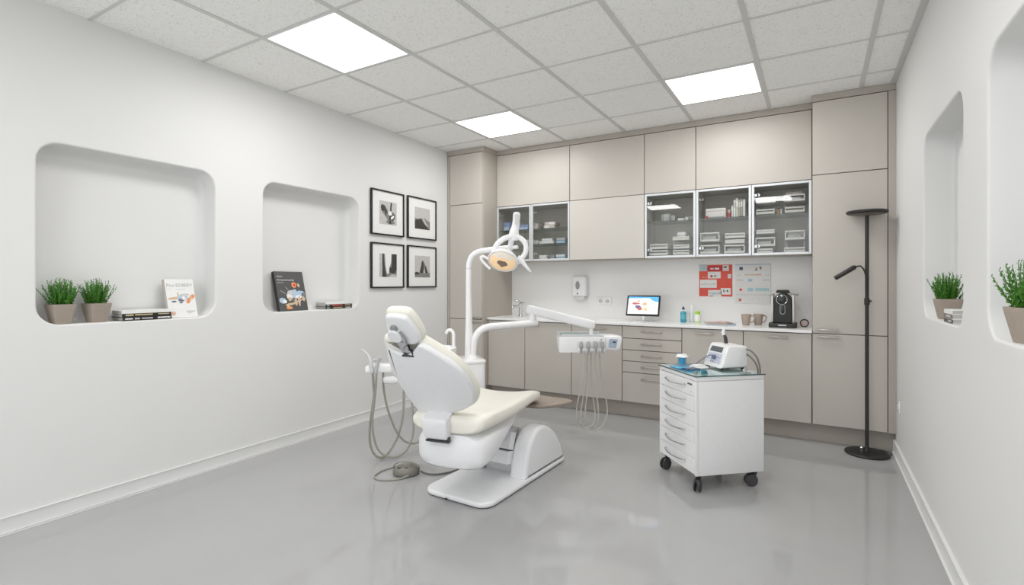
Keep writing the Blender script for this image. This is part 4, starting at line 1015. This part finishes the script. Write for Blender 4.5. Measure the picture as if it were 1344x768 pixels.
bm = new(); rnd = random.Random(5)
poly_face(bm, [(-.088, .006, .0004), (.080, .006, .0004), (.074, .076, .0004), (-.080, .076, .0004)], 0, MF)
for i in range(7):
    for j in range(4):
        if rnd.random() < .25: continue
        x, y = -.076 + i*.021, .012 + j*.016
        poly_face(bm, [(x, y, .0009), (x + .013, y, .0009), (x + .013, y + .010, .0009), (x, y + .010, .0009)], rnd.choice((1, 1, 2, 3)), MF)
obj('key_panel', bm, [M('key panel', (.62, .64, .70), .4), M('key lavender', (.36, .38, .56), .4), PALEB, M('key plum', (.20, .16, .28), .4)], dv, True)
bm = new()
for u, v_ in ((.05, -.06), (.05, .09), (.20, -.06), (.20, .09)): lathe(bm, [(0, .7037), (.011, .7037), (.012, zb + .002), (0, zb + .002)], 14, 0, MC @ Matrix.Translation((u, v_, 0)))
obj('foot', bm, DARK, du)
bm = new(); lathe(bm, [(0, 0), (.013, 0), (.015, .006), (.012, .02), (0, .02)], 14, 0, MF @ Matrix.Translation((.005, .045, 0)))
tube(bm, [MF @ Vector((.005, .045, .012)), MF @ Vector((0, .046, .04)), MC @ Vector((-.03, .06, .745)), MC @ Vector((-.055, .085, .712)), MC @ Vector((-.060, .10, .708))], .0035, 8, 0, 6); obj('front_cable', bm, SLATE, dv)
bm = new()
tube(bm, [MC @ Vector(q) for q in ((.21, -.082, .835), (.225, -.115, .826), (.240, -.150, .79), (.247, -.165, .74), (.250, -.170, .69), (.252, -.17, .64))], .0052, 8, 0, 6)
tube(bm, [MC @ Vector(q) for q in ((.21, -.082, .806), (.222, -.108, .790), (.236, -.135, .76), (.245, -.150, .72), (.2485, -.150, .68), (.250, -.15, .64))], .0052, 8, 0, 6)
obj('rear_hose', bm, M('rear hose', (.16, .155, .145), .5), dv)
bm = new(); hp = [MC @ Vector(q) for q in ((.160, .055, zb + .140), (.159, .056, zb + .165), (.154, .060, zb + .192), (.147, .066, zb + .205))]
tube(bm, hp, .012, 12, 0, 5, rr=[.013, .012, .010, .008]); hh = obj('scaler_grip', bm, DARK, dv)
bm = new(); tube(bm, [MC @ Vector(q) for q in ((.150, .064, zb + .198), (.146, .066, zb + .215), (.150, .062, zb + .240))], .01, 12, 0, 5, rr=[.0115, .012, .008]); obj('scaler_tip', bm, WHITE, hh)

# small things on the trolley
ZG = .7040
def onT(u, v_, z=0): return MC @ Vector((u, v_, ZG + z))
t = thing('cup', 'clear handled cup with blue inside and white lid on the trolley', 'cup', onT(-.118, .128), TA); Mc = Matrix.Translation(onT(-.118, .128, .006))
bm = new(); lathe(bm, [(0, 0), (.026, 0), (.030, .012), (.033, .055), (.031, .055), (.028, .012), (0, .008)], 28, 0, Mc)
tube(bm, [Mc @ (Matrix.Rotation(YAW, 4, 'Z') @ Vector(q)) for q in ((.031, 0, .048), (.050, 0, .044), (.052, 0, .024), (.030, 0, .014))], .0035, 8, 0, 6); obj('clear_wall', bm, CLEAR, t)
bm = new(); lathe(bm, [(0, .0085), (.0215, .0085), (.0235, .015), (.0250, .050), (0, .050)], 24, 0, Mc); obj('blue_insert', bm, BLUE, t)
bm = new(); lathe(bm, [(0, .0555), (.042, .0555), (.043, .059), (.036, .063), (.032, .072), (.030, .074), (0, .076)], 28, 0, Mc); obj('lid', bm, WHITE, t)
t = thing('tray', 'blue shallow dish under the cup on the trolley', 'tray', onT(-.13, .11), TA)
bm = new(); pillow(bm, rrect(.15, .13, .02), 0, .005, .002, 0, Matrix.Translation(onT(-.130, .09)) @ Matrix.Rotation(TA, 4, 'Z'), 2); obj('dish', bm, M('blue dish', (.10, .42, .66), .25), t)
t = thing('instrument_tray', 'clear bluish plastic tray near the front of the trolley', 'tray', onT(-.12, -.04), TA); Mq = Matrix.Translation(onT(-.145, -.03)) @ Matrix.Rotation(TA + .3, 4, 'Z')
bm = new(); pillow(bm, rrect(.10, .085, .015), 0, .012, .004, 0, Mq, 3); obj('dish', bm, BLUEC, t)
t = thing('folded_cloth', 'folded white cloth between cup and treatment device', 'cloth', onT(-.045, .05), TA)
bm = new(); pillow(bm, rrect(.095, .10, .02), 0, .012, .006, 0, Matrix.Translation(onT(-.050, .035)) @ Matrix.Rotation(TA + .2, 4, 'Z'), 3); pillow(bm, rrect(.09, .06, .02), .0125, .020, .004, 0, Matrix.Translation(onT(-.050, .045)) @ Matrix.Rotation(TA + .2, 4, 'Z'), 3); obj('cloth', bm, PAPERW, t)
t = thing('clip', 'small teal plastic clip at the front of the trolley top', 'clip', onT(-.15, -.175), TA); Mq = Matrix.Translation(onT(-.14, -.175)) @ Matrix.Rotation(TA + .5, 4, 'Z')
bm = new(); box(bm, (-.025, -.012, 0), (.025, .012, .008), .003, 2, 0, Mq); box(bm, (-.025, -.010, .008), (-.005, .010, .024), .003, 2, 0, Mq); lathe(bm, [(0, .008), (.009, .008), (.009, .018), (0, .019)], 14, 0, Mq @ Matrix.Translation((.012, 0, 0))); obj('clip_body', bm, M('teal plastic', (.02, .20, .27), .3), t)
t = thing('cap', 'tiny dark cap at the front corner of the trolley top', 'cap', onT(-.185, -.150), TA)
bm = new(); lathe(bm, [(0, 0), (.014, 0), (.014, .005), (.009, .006), (.009, .014), (0, .015)], 16, 0, Matrix.Translation(onT(-.185, -.150))); obj('cap_body', bm, GREYM, t)
t = thing('clamp', 'small chrome clamp at the edge of the trolley top', 'clamp', onT(.125, -.19), TA); Mq = Matrix.Translation(onT(.125, -.185)) @ Matrix.Rotation(TA, 4, 'Z')
bm = new(); tube(bm, [Mq @ Vector(q) for q in ((-.02, -.02, .004), (-.018, -.02, .022), (.0, -.01, .028), (.018, 0, .020), (.02, .01, .004))], .004, 8, 0, 5); box(bm, (-.026, -.028, 0), (.03, .018, .004), .001, 1, 0, Mq); obj('clamp_body', bm, CHROME, t)

# ------------------------------------------------------------------ things on the worktop
ZW = ZT + .0006
# faucet
fx, fy = -2.86, 5.03
t = thing('faucet', 'chrome mixer tap at the left end of the white worktop', 'tap', (fx, fy, ZW)); Mf = TR((fx, fy, ZW))
bm = new(); lathe(bm, [(0, 0), (.030, 0), (.032, .006), (.022, .012), (.021, .11), (.026, .118), (.026, .140), (0, .150)], 20, 0, Mf); obj('body', bm, CHROME, t)
bm = new(); tube(bm, [(fx, fy, ZW + .10), (fx - .02, fy - .05, ZW + .115), (fx - .035, fy - .11, ZW + .112), (fx - .038, fy - .125, ZW + .095)], .012, 12, 0, 6); obj('spout', bm, CHROME, t)
bm = new(); tube(bm, [(fx, fy, ZW + .145), (fx - .02, fy - .02, ZW + .170), (fx - .07, fy - .05, ZW + .185)], .008, 10, 0, 5, rr=[.012, .010, .006], flat=1.2); lathe(bm, [(0, 0), (.020, 0), (.022, .02), (.012, .03), (0, .03)], 16, 0, Mf @ Matrix.Translation((.022, .0, .13))); obj('lever', bm, CHROME, t)

# monitor
mx, my = -1.455, 4.98
t = thing('monitor', 'slim black-framed monitor on a chrome foot on the worktop', 'monitor', (mx, my, ZW), YAW*.12)
Mm = TR((mx, my, ZW), YAW*.12)
Mn = Mm @ Matrix.Translation((0.0, -.055, .055)) @ Matrix.Rotation(math.radians(-22), 4, 'X')
W_, H_ = .322, .212
bm = new(); pillow(bm, rrect(W_, H_, .008, 3), 0, .016, .004, 0, Mn @ Matrix.Translation((0, .016, H_/2)) @ Matrix.Rotation(PI/2, 4, 'X'), 3); bz = obj('casing', bm, BLKG, t)
bm = new(); mats = [SCREENW, SCREENB, SCREENR, SCREENO, SCREENY, SCREENP]; e = [-.0006]
a0, a1, b0, b1 = -W_/2 + .016, W_/2 - .016, .018, H_ - .016
def P(pts, mi): poly_face(bm, [(a0 + (a1 - a0)*x, e[0], b0 + (b1 - b0)*y) for x, y in pts], mi, Mn); e[0] -= .0001
P([(0, 0), (1, 0), (1, 1), (0, 1)], 0); P([(0, .90), (.7, .92), (1, 1), (0, 1)], 1); P([(.70, .93), (.78, .80), (.90, .72), (1, .70), (1, 1), (.7, 1)], 1)
P(blob(.22, .60, .09, .07, seed=61), 2); P(blob(.34, .60, .05, .05, seed=62), 2); P(blob(.33, .74, .07, .05, seed=63), 3); P(blob(.34, .40, .09, .10, seed=64), 5); P(blob(.40, .30, .08, .10, seed=65), 2); P(blob(.28, .48, .03, .03, seed=69), 5)
P(blob(.56, .58, .08, .10, seed=66), 3); P(blob(.57, .30, .08, .10, seed=67), 4); P(blob(.60, .23, .035, .06, seed=68), 3)
obj('screen', bm, mats, bz, True)
bm = new(); box(bm, (-.012, -.012, .004), (.012, .012, .10), .004, 2, 0, Mm); tube(bm, [Mm @ Vector((.0, -.02, .045)), Mm @ Vector((.0, .02, .05))], .018, 14); obj('stand_neck', bm, CHROME, t)
bm = new(); pillow(bm, rrect(.20, .13, .012), 0, .005, .002, 0, Mm, 2); obj('stand_foot', bm, CHROME, t)

# bottles
t = thing('spray_bottle', 'teal bottle with a dark blue nozzle on the worktop', 'bottle', (-1.085, 5.02, ZW)); Mb = TR((-1.085, 5.02, ZW))
bm = new(); lathe(bm, [(0, 0), (.024, 0), (.027, .004), (.027, .088), (.024, .098), (.012, .108), (0, .110)], 24, 0, Mb); obj('bottle', bm, TEAL, t)
bm = new(); lathe(bm, [(0, .106), (.013, .106), (.013, .118), (0, .120)], 16, 0, Mb); lathe(bm, [(0, .120), (.012, .120), (.013, .130), (.004, .150), (0, .152)], 16, 1, Mb); obj('nozzle', bm, [PAPERW, NAVY], t)
bm = new(); lathe(bm, [(.0275, .03), (.0276, .031), (.0276, .075), (.0275, .076)], 24, 0, Mb); obj('label_band', bm, M('teal band', (.10, .42, .50), .4), t)
t = thing('clear_holder', 'clear plastic holder with a tall white tube between the bottles', 'holder', (-1.022, 5.03, ZW)); Mb = TR((-1.022, 5.03, ZW))
bm = new(); loft(bm, [[(x, y, 0) for x, y in rrect(.06, .05, .006)], [(x, y, .105) for x, y in rrect(.064, .054, .006)], [(x, y, .105) for x, y in rrect(.058, .048, .005)], [(x, y, .004) for x, y in rrect(.055, .045, .005)]], 0, True, Mb); obj('box', bm, CLEAR, t)
bm = new(); lathe(bm, [(0, .005), (.007, .005), (.007, .160), (.004, .168), (0, .168)], 14, 0, Mb @ Matrix.Translation((.012, 0, 0))); lathe(bm, [(0, .005), (.006, .005), (.006, .09), (0, .092)], 12, 1, Mb @ Matrix.Translation((-.010, .004, 0))); obj('tube', bm, [PAPERW, GREYP], t)
t = thing('gel_bottle', 'white bottle with a lime green cap on the worktop', 'bottle', (-.955, 5.02, ZW)); Mb = TR((-.955, 5.02, ZW))
bm = new(); lathe(bm, [(0, 0), (.026, 0), (.029, .004), (.029, .070), (.024, .080), (0, .082)], 24, 0, Mb); obj('bottle', bm, M('pale green white', (.74, .79, .68), .3), t)
bm = new(); lathe(bm, [(0, .078), (.022, .078), (.023, .082), (.023, .104), (.017, .110), (0, .110)], 22, 0, Mb); obj('cap', bm, GREEN, t)
bm = new(); lathe(bm, [(.0293, .020), (.0296, .021), (.0296, .056), (.0293, .057)], 24, 0, Mb); lathe(bm, [(.0294, .006), (.0296, .007), (.0296, .012), (.0294, .013)], 24, 1, Mb); obj('label_band', bm, [PAPERW, GREEN], t)

# papers
for kk, (dx, dy, rz, mt, lab, z) in enumerate(((.02, 0, .10, M('blue grey folder', (.32, .45, .52), .6), 'blue grey leaflet at the bottom of the pile on the worktop', 0), (-.005, .01, -.12, M('pink folder', (.52, .36, .31), .6), 'pinkish leaflet on top of the pile on the worktop', .008))):
    t = thing('leaflet', lab, 'leaflet', (-.755 + dx, 4.93 + dy, ZW + z), rz, 'leaflets on the worktop'); Mq = TR((-.755 + dx, 4.93 + dy, ZW + z), rz)
    bm = new(); pillow(bm, rrect(.235 - .03*kk, .16, .006, 2), 0, .0075, .002, 0, Mq, 2); obj('cover', bm, mt, t)
    if kk:
        bm = new(); pillow(bm, rrect(.10, .09, .02), .0078, .018, .004, 0, Mq @ Matrix.Translation((.035, -.01, 0)), 2); obj('fold', bm, M('dusty rose', (.58, .44, .40), .6), t)

# mugs
def mug():
    t = thing('mug', 'x', 'mug'); bm = new()
    lathe(bm, [(0, 0), (.027, 0), (.030, .003), (.0405, .088), (.0415, .096), (.0395, .097), (.037, .088), (.027, .010), (0, .008)], 32); obj('cup', bm, CUPM, t)
    bm = new(); tube(bm, [(.037, 0, .080), (.050, 0, .084), (.064, 0, .074), (.066, 0, .052), (.052, 0, .030), (.034, 0, .024)], .0058, 10, 0, 6); obj('handle', bm, CUPM, t); return t
mg = mug(); mg.location = (-.535, 4.965, ZW); mg.rotation_euler = (0, 0, .25); mg['label'] = 'beige mug beside the leaflets on the worktop'; mg['group'] = 'beige mugs'
dup(mg, (-.446, 5.045, ZW), .30, 'beige mug closest to the coffee machine on the worktop', 'beige mugs')

# coffee machine
kx, ky = -.245, 4.95
t = thing('coffee_machine', 'black and silver capsule coffee machine on the worktop', 'coffee machine', (kx, ky, ZW)); Mk = TR((kx, ky, ZW))
bm = new(); pillow(bm, rrect(.205, .24, .010, 3), 0, .036, .006, 0, Mk @ Matrix.Translation((0, -.02, 0)), 3); ba = obj('drip_base', bm, BLKB, t)
bm = new()
for q in range(9): box(bm, (-.030 + q*.0068, -.1410, .0165), (-.0250 + q*.0068, -.1402, .0245), 0, 1, 0, Mk)
obj('lettering', bm, PAPERW, ba, True)
side = [(-.078, .037), (.075, .037), (.075, .265), (.068, .285), (.05, .292), (-.05, .292), (-.068, .285), (-.078, .262)]
bm = new(); arch = [(-.066, .037), (.066, .037)] + [(.066*math.cos(a), .222 + .066*math.sin(a)) for a in [PI*k/16 for k in range(17)]]
loft(bm, [[(x, y, z) for x, z in inset2(arch, g)] for y, g in ((-.092, .006), (-.088, .001), (.08, 0), (.085, .004))], 0, True, Mk); bd = obj('body', bm, M('satin black', (.014, .014, .014), .5), t)
SIDE = M('silver side', (.60, .59, .55), .3, .3)
for s in (-1, 1):
    bm = new(); box(bm, (min(s*.068, s*.088), -.075, .037), (max(s*.068, s*.088), .085, .268), .006, 3, 0, Mk); obj('side_panel', bm, SIDE, t)
bm = new(); Mr = Mk @ Matrix.Translation((-.006, -.094, .232)) @ Matrix.Rotation(PI/2, 4, 'X')
tube(bm, [Mr @ Vector((.040*math.cos(a), .040*math.sin(a), 0)) for a in [2*PI*k/36 for k in range(36)]], .0035, 8, 0, 0, True); lathe(bm, [(0, -.002), (.037, -.002), (.034, .004), (.012, .008), (0, .008)], 32, 1, Mr); box(bm, (-.008, .024, .004), (.008, .038, .012), .003, 2, 0, Mr); obj('brew_ring', bm, [CHROME, BLKG], bd)
bm = new(); pillow(bm, rrect(.040, .085, .0195), 0, .003, .001, 0, Mk @ Matrix.Translation((0, -.092, .150)) @ Matrix.Rotation(PI/2, 4, 'X'), 2); pillow(bm, rrect(.030, .072, .0145), 0, .004, .001, 1, Mk @ Matrix.Translation((0, -.092, .152)) @ Matrix.Rotation(PI/2, 4, 'X'), 2); obj('spout_recess', bm, [GREYM, BLKG], bd)
bm = new(); pillow(bm, rrect(.105, .13, .02), .286, .300, .006, 0, Mk, 3); tube(bm, [Mk @ Vector(q) for q in ((-.045, -.05, .300), (-.04, -.05, .306), (.04, -.05, .306), (.045, -.05, .300))], .008, 10); obj('lever', bm, BLKB, t)
bm = new(); tube(bm, [Mk @ Vector(q) for q in ((-.06, -.04, .276), (-.085, -.05, .272), (-.100, -.06, .262))], .005, 8); tube(bm, [Mk @ Vector(q) for q in ((.055, -.04, .284), (.085, -.045, .276), (.115, -.02, .272))], .005, 8); obj('lid_hook', bm, GREYM, t)

# desk clock
t = thing('desk_clock', 'small round black desk clock right of the coffee machine', 'clock', (-.088, 4.99, ZW)); Mq = TR((-.088, 4.99, ZW + .034)) @ Matrix.Rotation(PI/2, 4, 'X')
bm = new(); lathe(bm, [(0, -.02), (.030, -.02), (.034, -.014), (.034, .012), (.029, .016), (.026, .012), (0, .012)], 28, 0, Mq); obj('case', bm, DARK, t)
bm = new(); lathe(bm, [(0, .0125), (.025, .0125), (0, .0135)], 24, 0, Mq); obj('dial', bm, M('rose dial', (.50, .40, .37), .4), t)

# ------------------------------------------------------------------ contents of the glass cabinets
YI = 5.03
def XI(px): return xat(px, YI)
def item(name, label, cat, x0, x1, z, h, d, mat, group, yc=YI, parts=None, r=.004):
    t = thing(name, label, cat, ((x0 + x1)/2, yc, z), 0, group)
    bm = new(); box(bm, (x0, yc - d/2, z + .0005), (x1, yc + d/2, z + h), r, 2); b = obj('box' if cat == 'box' else 'body', bm, mat, t)
    for nm, (u0, u1, w0, w1), m2 in (parts or []):
        bm = new(); box(bm, (x0 + (x1-x0)*u0, yc - d/2 - .0012, z + h*w0), (x0 + (x1-x0)*u1, yc - d/2 - .0002, z + h*w1), 0, 1); obj(nm, bm, m2, b, True)
    return t
GB = 'supplies in the two-door glass cabinet'
ZF = ZU0 + .0165
LAV = M('lavender box', (.22, .27, .50), .6); BOXB = M('blue white box', (.30, .48, .66), .6, var=.35, scale=40); PKW = M('pink white packs', (.62, .53, .52), .6, var=.25, scale=45); WHP = M('white packs', (.68, .68, .70), .6, var=.15, scale=45)
item('glove_box', 'lavender box left of the lamp on the top glass shelf', 'box', XI(665), XI(672.5), S1, .095, .14, LAV, GB, parts=[('print', (.1, .9, .05, .45), PALEB)])
item('glove_box', 'long flat lavender box right of the lamp arm on the top shelf', 'box', XI(684), XI(697), S1, .055, .14, LAV, GB, parts=[('print', (.05, .95, .1, .5), PALEB)])
item('supply_pack', 'pinkish white pack at the left of the second pane, top shelf', 'pack', XI(700), XI(709), S1, .065, .13, PKW, GB, parts=[('print', (.2, .9, .1, .6), PAPERW)])
item('supply_pack', 'lower pinkish white pack of the pair on the top shelf', 'pack', XI(717), XI(731), S1, .035, .13, PKW, GB, parts=[('print', (.1, .5, .2, .8), PAPERW)])
item('supply_pack', 'upper pinkish white pack of the pair on the top shelf', 'pack', XI(718), XI(732), S1 + .0355, .035, .12, PKW, GB, parts=[('print', (.4, .9, .2, .8), PAPERW)])
item('supply_pack', 'white pack at the left of the middle shelf behind the lamp yoke', 'pack', XI(691.5), XI(697), S2, .055, .13, WHP, GB)
item('supply_pack', 'grey white pack on the middle shelf beside the door frame', 'pack', XI(700), XI(709), S2, .045, .13, WHP, GB)
item('supply_pack', 'lower white folded pack in the middle of the middle shelf', 'pack', XI(711), XI(730), S2, .030, .13, WHP, GB)
item('supply_pack', 'upper white folded pack in the middle of the middle shelf', 'pack', XI(714), XI(728), S2 + .0305, .030, .11, WHP, GB)
item('glove_box', 'lower blue box at the right of the middle shelf', 'box', XI(733.5), XI(745), S2, .030, .13, BOXB, GB, parts=[('print', (.1, .9, .2, .7), PALEB)])
item('glove_box', 'upper grey blue box at the right of the middle shelf', 'box', XI(733.5), XI(745), S2 + .0305, .028, .13, M('grey blue box', (.40, .42, .48), .6, var=.3), GB)
item('supply_pack', 'white pack at the bottom of the two-door glass cabinet', 'pack', XI(711), XI(721), ZF, .050, .13, WHP, GB)
item('jar', 'dark jar-like box at the bottom of the two-door glass cabinet', 'box', XI(724), XI(730), ZF, .055, .08, GREYM, GB)
item('glove_box', 'blue white striped box at the bottom right of the two-door cabinet', 'box', XI(733), XI(745), ZF, .055, .13, BOXB, GB, parts=[('print', (0, 1, .55, .85), PAPERW)])

TRAYW = M('off-white tray', (.62, .62, .60), .4)
def stray(label, px0, px1, z, h, group, mat=TRAYW, legs=.012, fill=None):
    """white tray with a framed open front, standing on four short legs"""
    x0, x1 = XI(px0), XI(px1); y0, y1 = YI - .11, YI + .11
    t = thing('storage_tray', label, 'tray', ((x0 + x1)/2, YI, z), 0, group)
    zb = z + legs; w = .010; h = h - legs; bm = new()
    box(bm, (x0, y0, zb), (x1, y1, zb + w), .001, 1); box(bm, (x0, y0, zb + w), (x0 + w, y1, zb + h), .001, 1); box(bm, (x1 - w, y0, zb + w), (x1, y1, zb + h), .001, 1); box(bm, (x0 + w, y1 - w, zb + w), (x1 - w, y1, zb + h), .001, 1)
    box(bm, (x0, y0 - .006, zb + h - .014), (x1, y0 + .004, zb + h), .002, 1); box(bm, (x0, y0 - .006, zb), (x1, y0 + .004, zb + .020), .002, 1)
    obj('tray', bm, mat, t)
    for lx_ in (x0 + .008, x1 - .008):
        for ly_ in (y0 + .008, y1 - .008):
            bm = new(); box(bm, (lx_ - .005, ly_ - .005, z + .0005), (lx_ + .005, ly_ + .005, zb + .002), .001, 1); obj('leg', bm, CLEAR, t, True)
    bm = new(); box(bm, (x0 + .02, y0 + .012, zb + w), (x1 - .03, y1 - .03, zb + h*.6), .004, 2); obj('filling', bm, fill or GREYP, t)
    return t
G2n, G3n, G4n = 'supplies in the glass cabinet by the closed one', 'supplies in the middle glass cabinet', 'supplies in the glass cabinet by the tall one'
MIX = M('mixed grey packs', (.36, .37, .36), .5, var=.5, scale=70)
item('instrument_box', 'grey chequered box on the shelf of the glass cabinet beside the closed one', 'box', XI(870), XI(881), S1, .072, .12, M('chequered grey', (.36, .37, .38), .45, var=.5, scale=55), G2n, parts=[('clasp', (.4, .5, .1, .9), LGREY), ('clasp', (.75, .82, .1, .9), LGREY)])
item('instrument_box', 'short grey box beside the chequered one', 'box', XI(882), XI(888), S1, .055, .12, M('short grey', (.32, .33, .33), .45, var=.4, scale=55), G2n)
item('small_box', 'low pale box right of centre on that glass shelf', 'box', XI(891), XI(899), S1, .022, .10, PAPERW, G2n)
item('small_box', 'little white box with grey side on that glass shelf', 'box', XI(900), XI(905), S1, .032, .08, GREYP, G2n)
item('small_box', 'small dark box at the right end of that glass shelf', 'box', XI(906), XI(911), S1, .038, .09, GREYM, G2n)
stray('lower storage tray at the left, first right-hand glass cabinet', 856, 880, ZF, .058, G2n, fill=MIX)
stray('upper storage tray at the left, first right-hand glass cabinet', 857, 880, ZF + .0585, .060, G2n, fill=MIX)
stray('bottom storage tray at the right, first right-hand glass cabinet', 887, 908, ZF, .055, G2n, fill=PAPERW)
stray('middle storage tray at the right, first right-hand glass cabinet', 887.5, 908, ZF + .0555, .050, G2n, fill=MIX)
stray('top storage tray holding a white bundle, first right-hand glass cabinet', 886.5, 908, ZF + .106, .075, G2n, fill=WHP, legs=.040)
item('supply_pack', 'rounded white bundle on the top tray, first right-hand glass cabinet', 'pack', XI(890), XI(902), ZF + .1815, .048, .12, WHP, G2n, r=.018)
item('red_striped_box', 'white box with thin red stripe on the shelf of the middle glass cabinet', 'box', XI(928), XI(954), S1, .090, .14, M('white box card', (.76, .73, .73), .5), G3n, parts=[('stripe', (0, 1, .70, .76), PINK), ('base_stripe', (.12, .95, .02, .16), GREYM), ('red_corner', (0, .13, .0, .25), REDD)])
item('small_red_box', 'small red box beside the red-striped box', 'box', XI(956), XI(959.5), S1, .075, .08, REDD, G3n, parts=[('print', (0, 1, .6, 1), PINK)])
bk = [(961.5, 964, .105, GREYP), (964.3, 967, .150, PAPERW), (967.3, 970.5, .165, LGREY), (970.8, 973, .150, M('tan book', (.50, .42, .30), .6)), (973.3, 976.2, .155, M('grey book', (.36, .37, .37), .6)), (976.5, 979.6, .150, WHP)]
blb = ['short grey upright binder, first in the shelf row', 'white upright binder, second in the shelf row', 'tallest light grey upright binder in the shelf row', 'thin tan upright binder in the shelf row', 'dark grey upright binder in the shelf row', 'whitish upright binder at the right end of the shelf row']
for (a, b_, h_, m_), lab in zip(bk, blb):
    x0, x1 = XI(a), XI(b_); t = thing('binder', lab, 'binder', ((x0 + x1)/2, YI, S1), 0, 'binders on the glass shelf')
    bm = new(); box(bm, (x0, YI - .08, S1 + .0005), (x1, YI + .09, S1 + h_), .0015, 1); obj('cover', bm, m_, t)
    bm = new(); box(bm, (x0 + .002, YI - .0812, S1 + h_*.55), (x1 - .002, YI - .0801, S1 + h_*.85), 0, 1); obj('spine_label', bm, PAPERW if m_ is not PAPERW else LGREY, t, True)
stray('bottom storage tray at the left of the middle glass cabinet', 922, 947, ZF, .092, G3n, fill=MIX)
stray('upper storage tray at the left of the middle glass cabinet', 922, 947, ZF + .0925, .112, G3n, fill=MIX, legs=.030)
stray('bottom storage tray at the right of the middle glass cabinet', 953, 979.5, ZF, .086, G3n, fill=MIX)
stray('middle storage tray at the right of the middle glass cabinet', 954, 979.5, ZF + .0865, .046, G3n, fill=MIX)
stray('top storage tray with white packs, right of the middle glass cabinet', 954, 980, ZF + .133, .056, G3n, fill=WHP)
stray('bottom tray with white packs at the left, glass cabinet by the tall one', 995, 1015.5, ZF, .045, G4n, fill=WHP, legs=.004)
stray('framed middle tray at the left, glass cabinet by the tall one', 993, 1018.5, ZF + .0455, .095, G4n, fill=MIX, legs=.018)
stray('shallow top tray at the left under the shelf, cabinet by the tall one', 994, 1018, ZF + .141, .066, G4n, fill=LGREY, legs=.030)
stray('bottom tray with white packs at the right, glass cabinet by the tall one', 1030, 1057, ZF, .048, G4n, fill=WHP, legs=.004)
stray('raised tray with dark and pale packs at the right, cabinet by the tall one', 1031, 1057, ZF + .0485, .140, G4n, fill=MIX, legs=.062)
stray('lower left tray on the shelf, glass cabinet by the tall one', 994, 1018, S1, .047, G4n, fill=WHP, legs=.004)
stray('upper left tray on the shelf, glass cabinet by the tall one', 994, 1019, S1 + .0475, .100, G4n, fill=MIX, legs=.050)
stray('lower right tray with red packs on the shelf by the tall cabinet', 1031, 1056.5, S1, .052, G4n, fill=M('rose packs', (.55, .38, .36), .6, var=.5, scale=60), legs=.004)
stray('upper right tray on the shelf, glass cabinet by the tall one', 1030, 1057, S1 + .0525, .105, G4n, fill=WHP, legs=.045)
item('flat_pack', 'flat rose and white packs on the highest tray by the tall cabinet', 'pack', XI(1032), XI(1053), S1 + .158, .028, .13, M('rose white packs', (.50, .42, .42), .6, var=.5, scale=60), G4n)
item('small_box', 'orange-brown small box beside the lower left shelf tray', 'box', XI(1019.5), XI(1023.5), S1, .045, .08, M('orange brown', (.50, .27, .15), .6), G4n)
item('small_box', 'pale slim box beside the orange-brown one on the shelf', 'box', XI(1024), XI(1027), S1, .050, .08, GREYP, G4n)

# ------------------------------------------------------------------ camera, world, colour
cam = bpy.data.cameras.new('camera'); co = bpy.data.objects.new('camera', cam); COL.objects.link(co)
co.location = (0, 0, HC); co.rotation_euler = (PI/2, 0, YAW)
cam.sensor_fit = 'HORIZONTAL'; cam.sensor_width = 36.0; cam.lens = 36.0*F/1344.0
cam.shift_y = -(384.0 - HY)/1344.0; cam.clip_start = 0.05
scene.camera = co
w = bpy.data.worlds.new('world'); w.use_nodes = True; w.node_tree.nodes['Background'].inputs['Color'].default_value = (.97, .985, 1, 1); w.node_tree.nodes['Background'].inputs['Strength'].default_value = 1.9  # even world light added as fill, entering through the open end behind the camera
scene.world = w
scene.view_settings.view_transform = 'Standard'
scene.view_settings.exposure = 0.16
scene.cycles.use_denoising = True
scene.cycles.max_bounces = 12; scene.cycles.diffuse_bounces = 6; scene.cycles.glossy_bounces = 5; scene.cycles.transparent_max_bounces = 16
scene.cycles.sample_clamp_indirect = 4.0; scene.cycles.caustics_reflective = False; scene.cycles.caustics_refractive = False
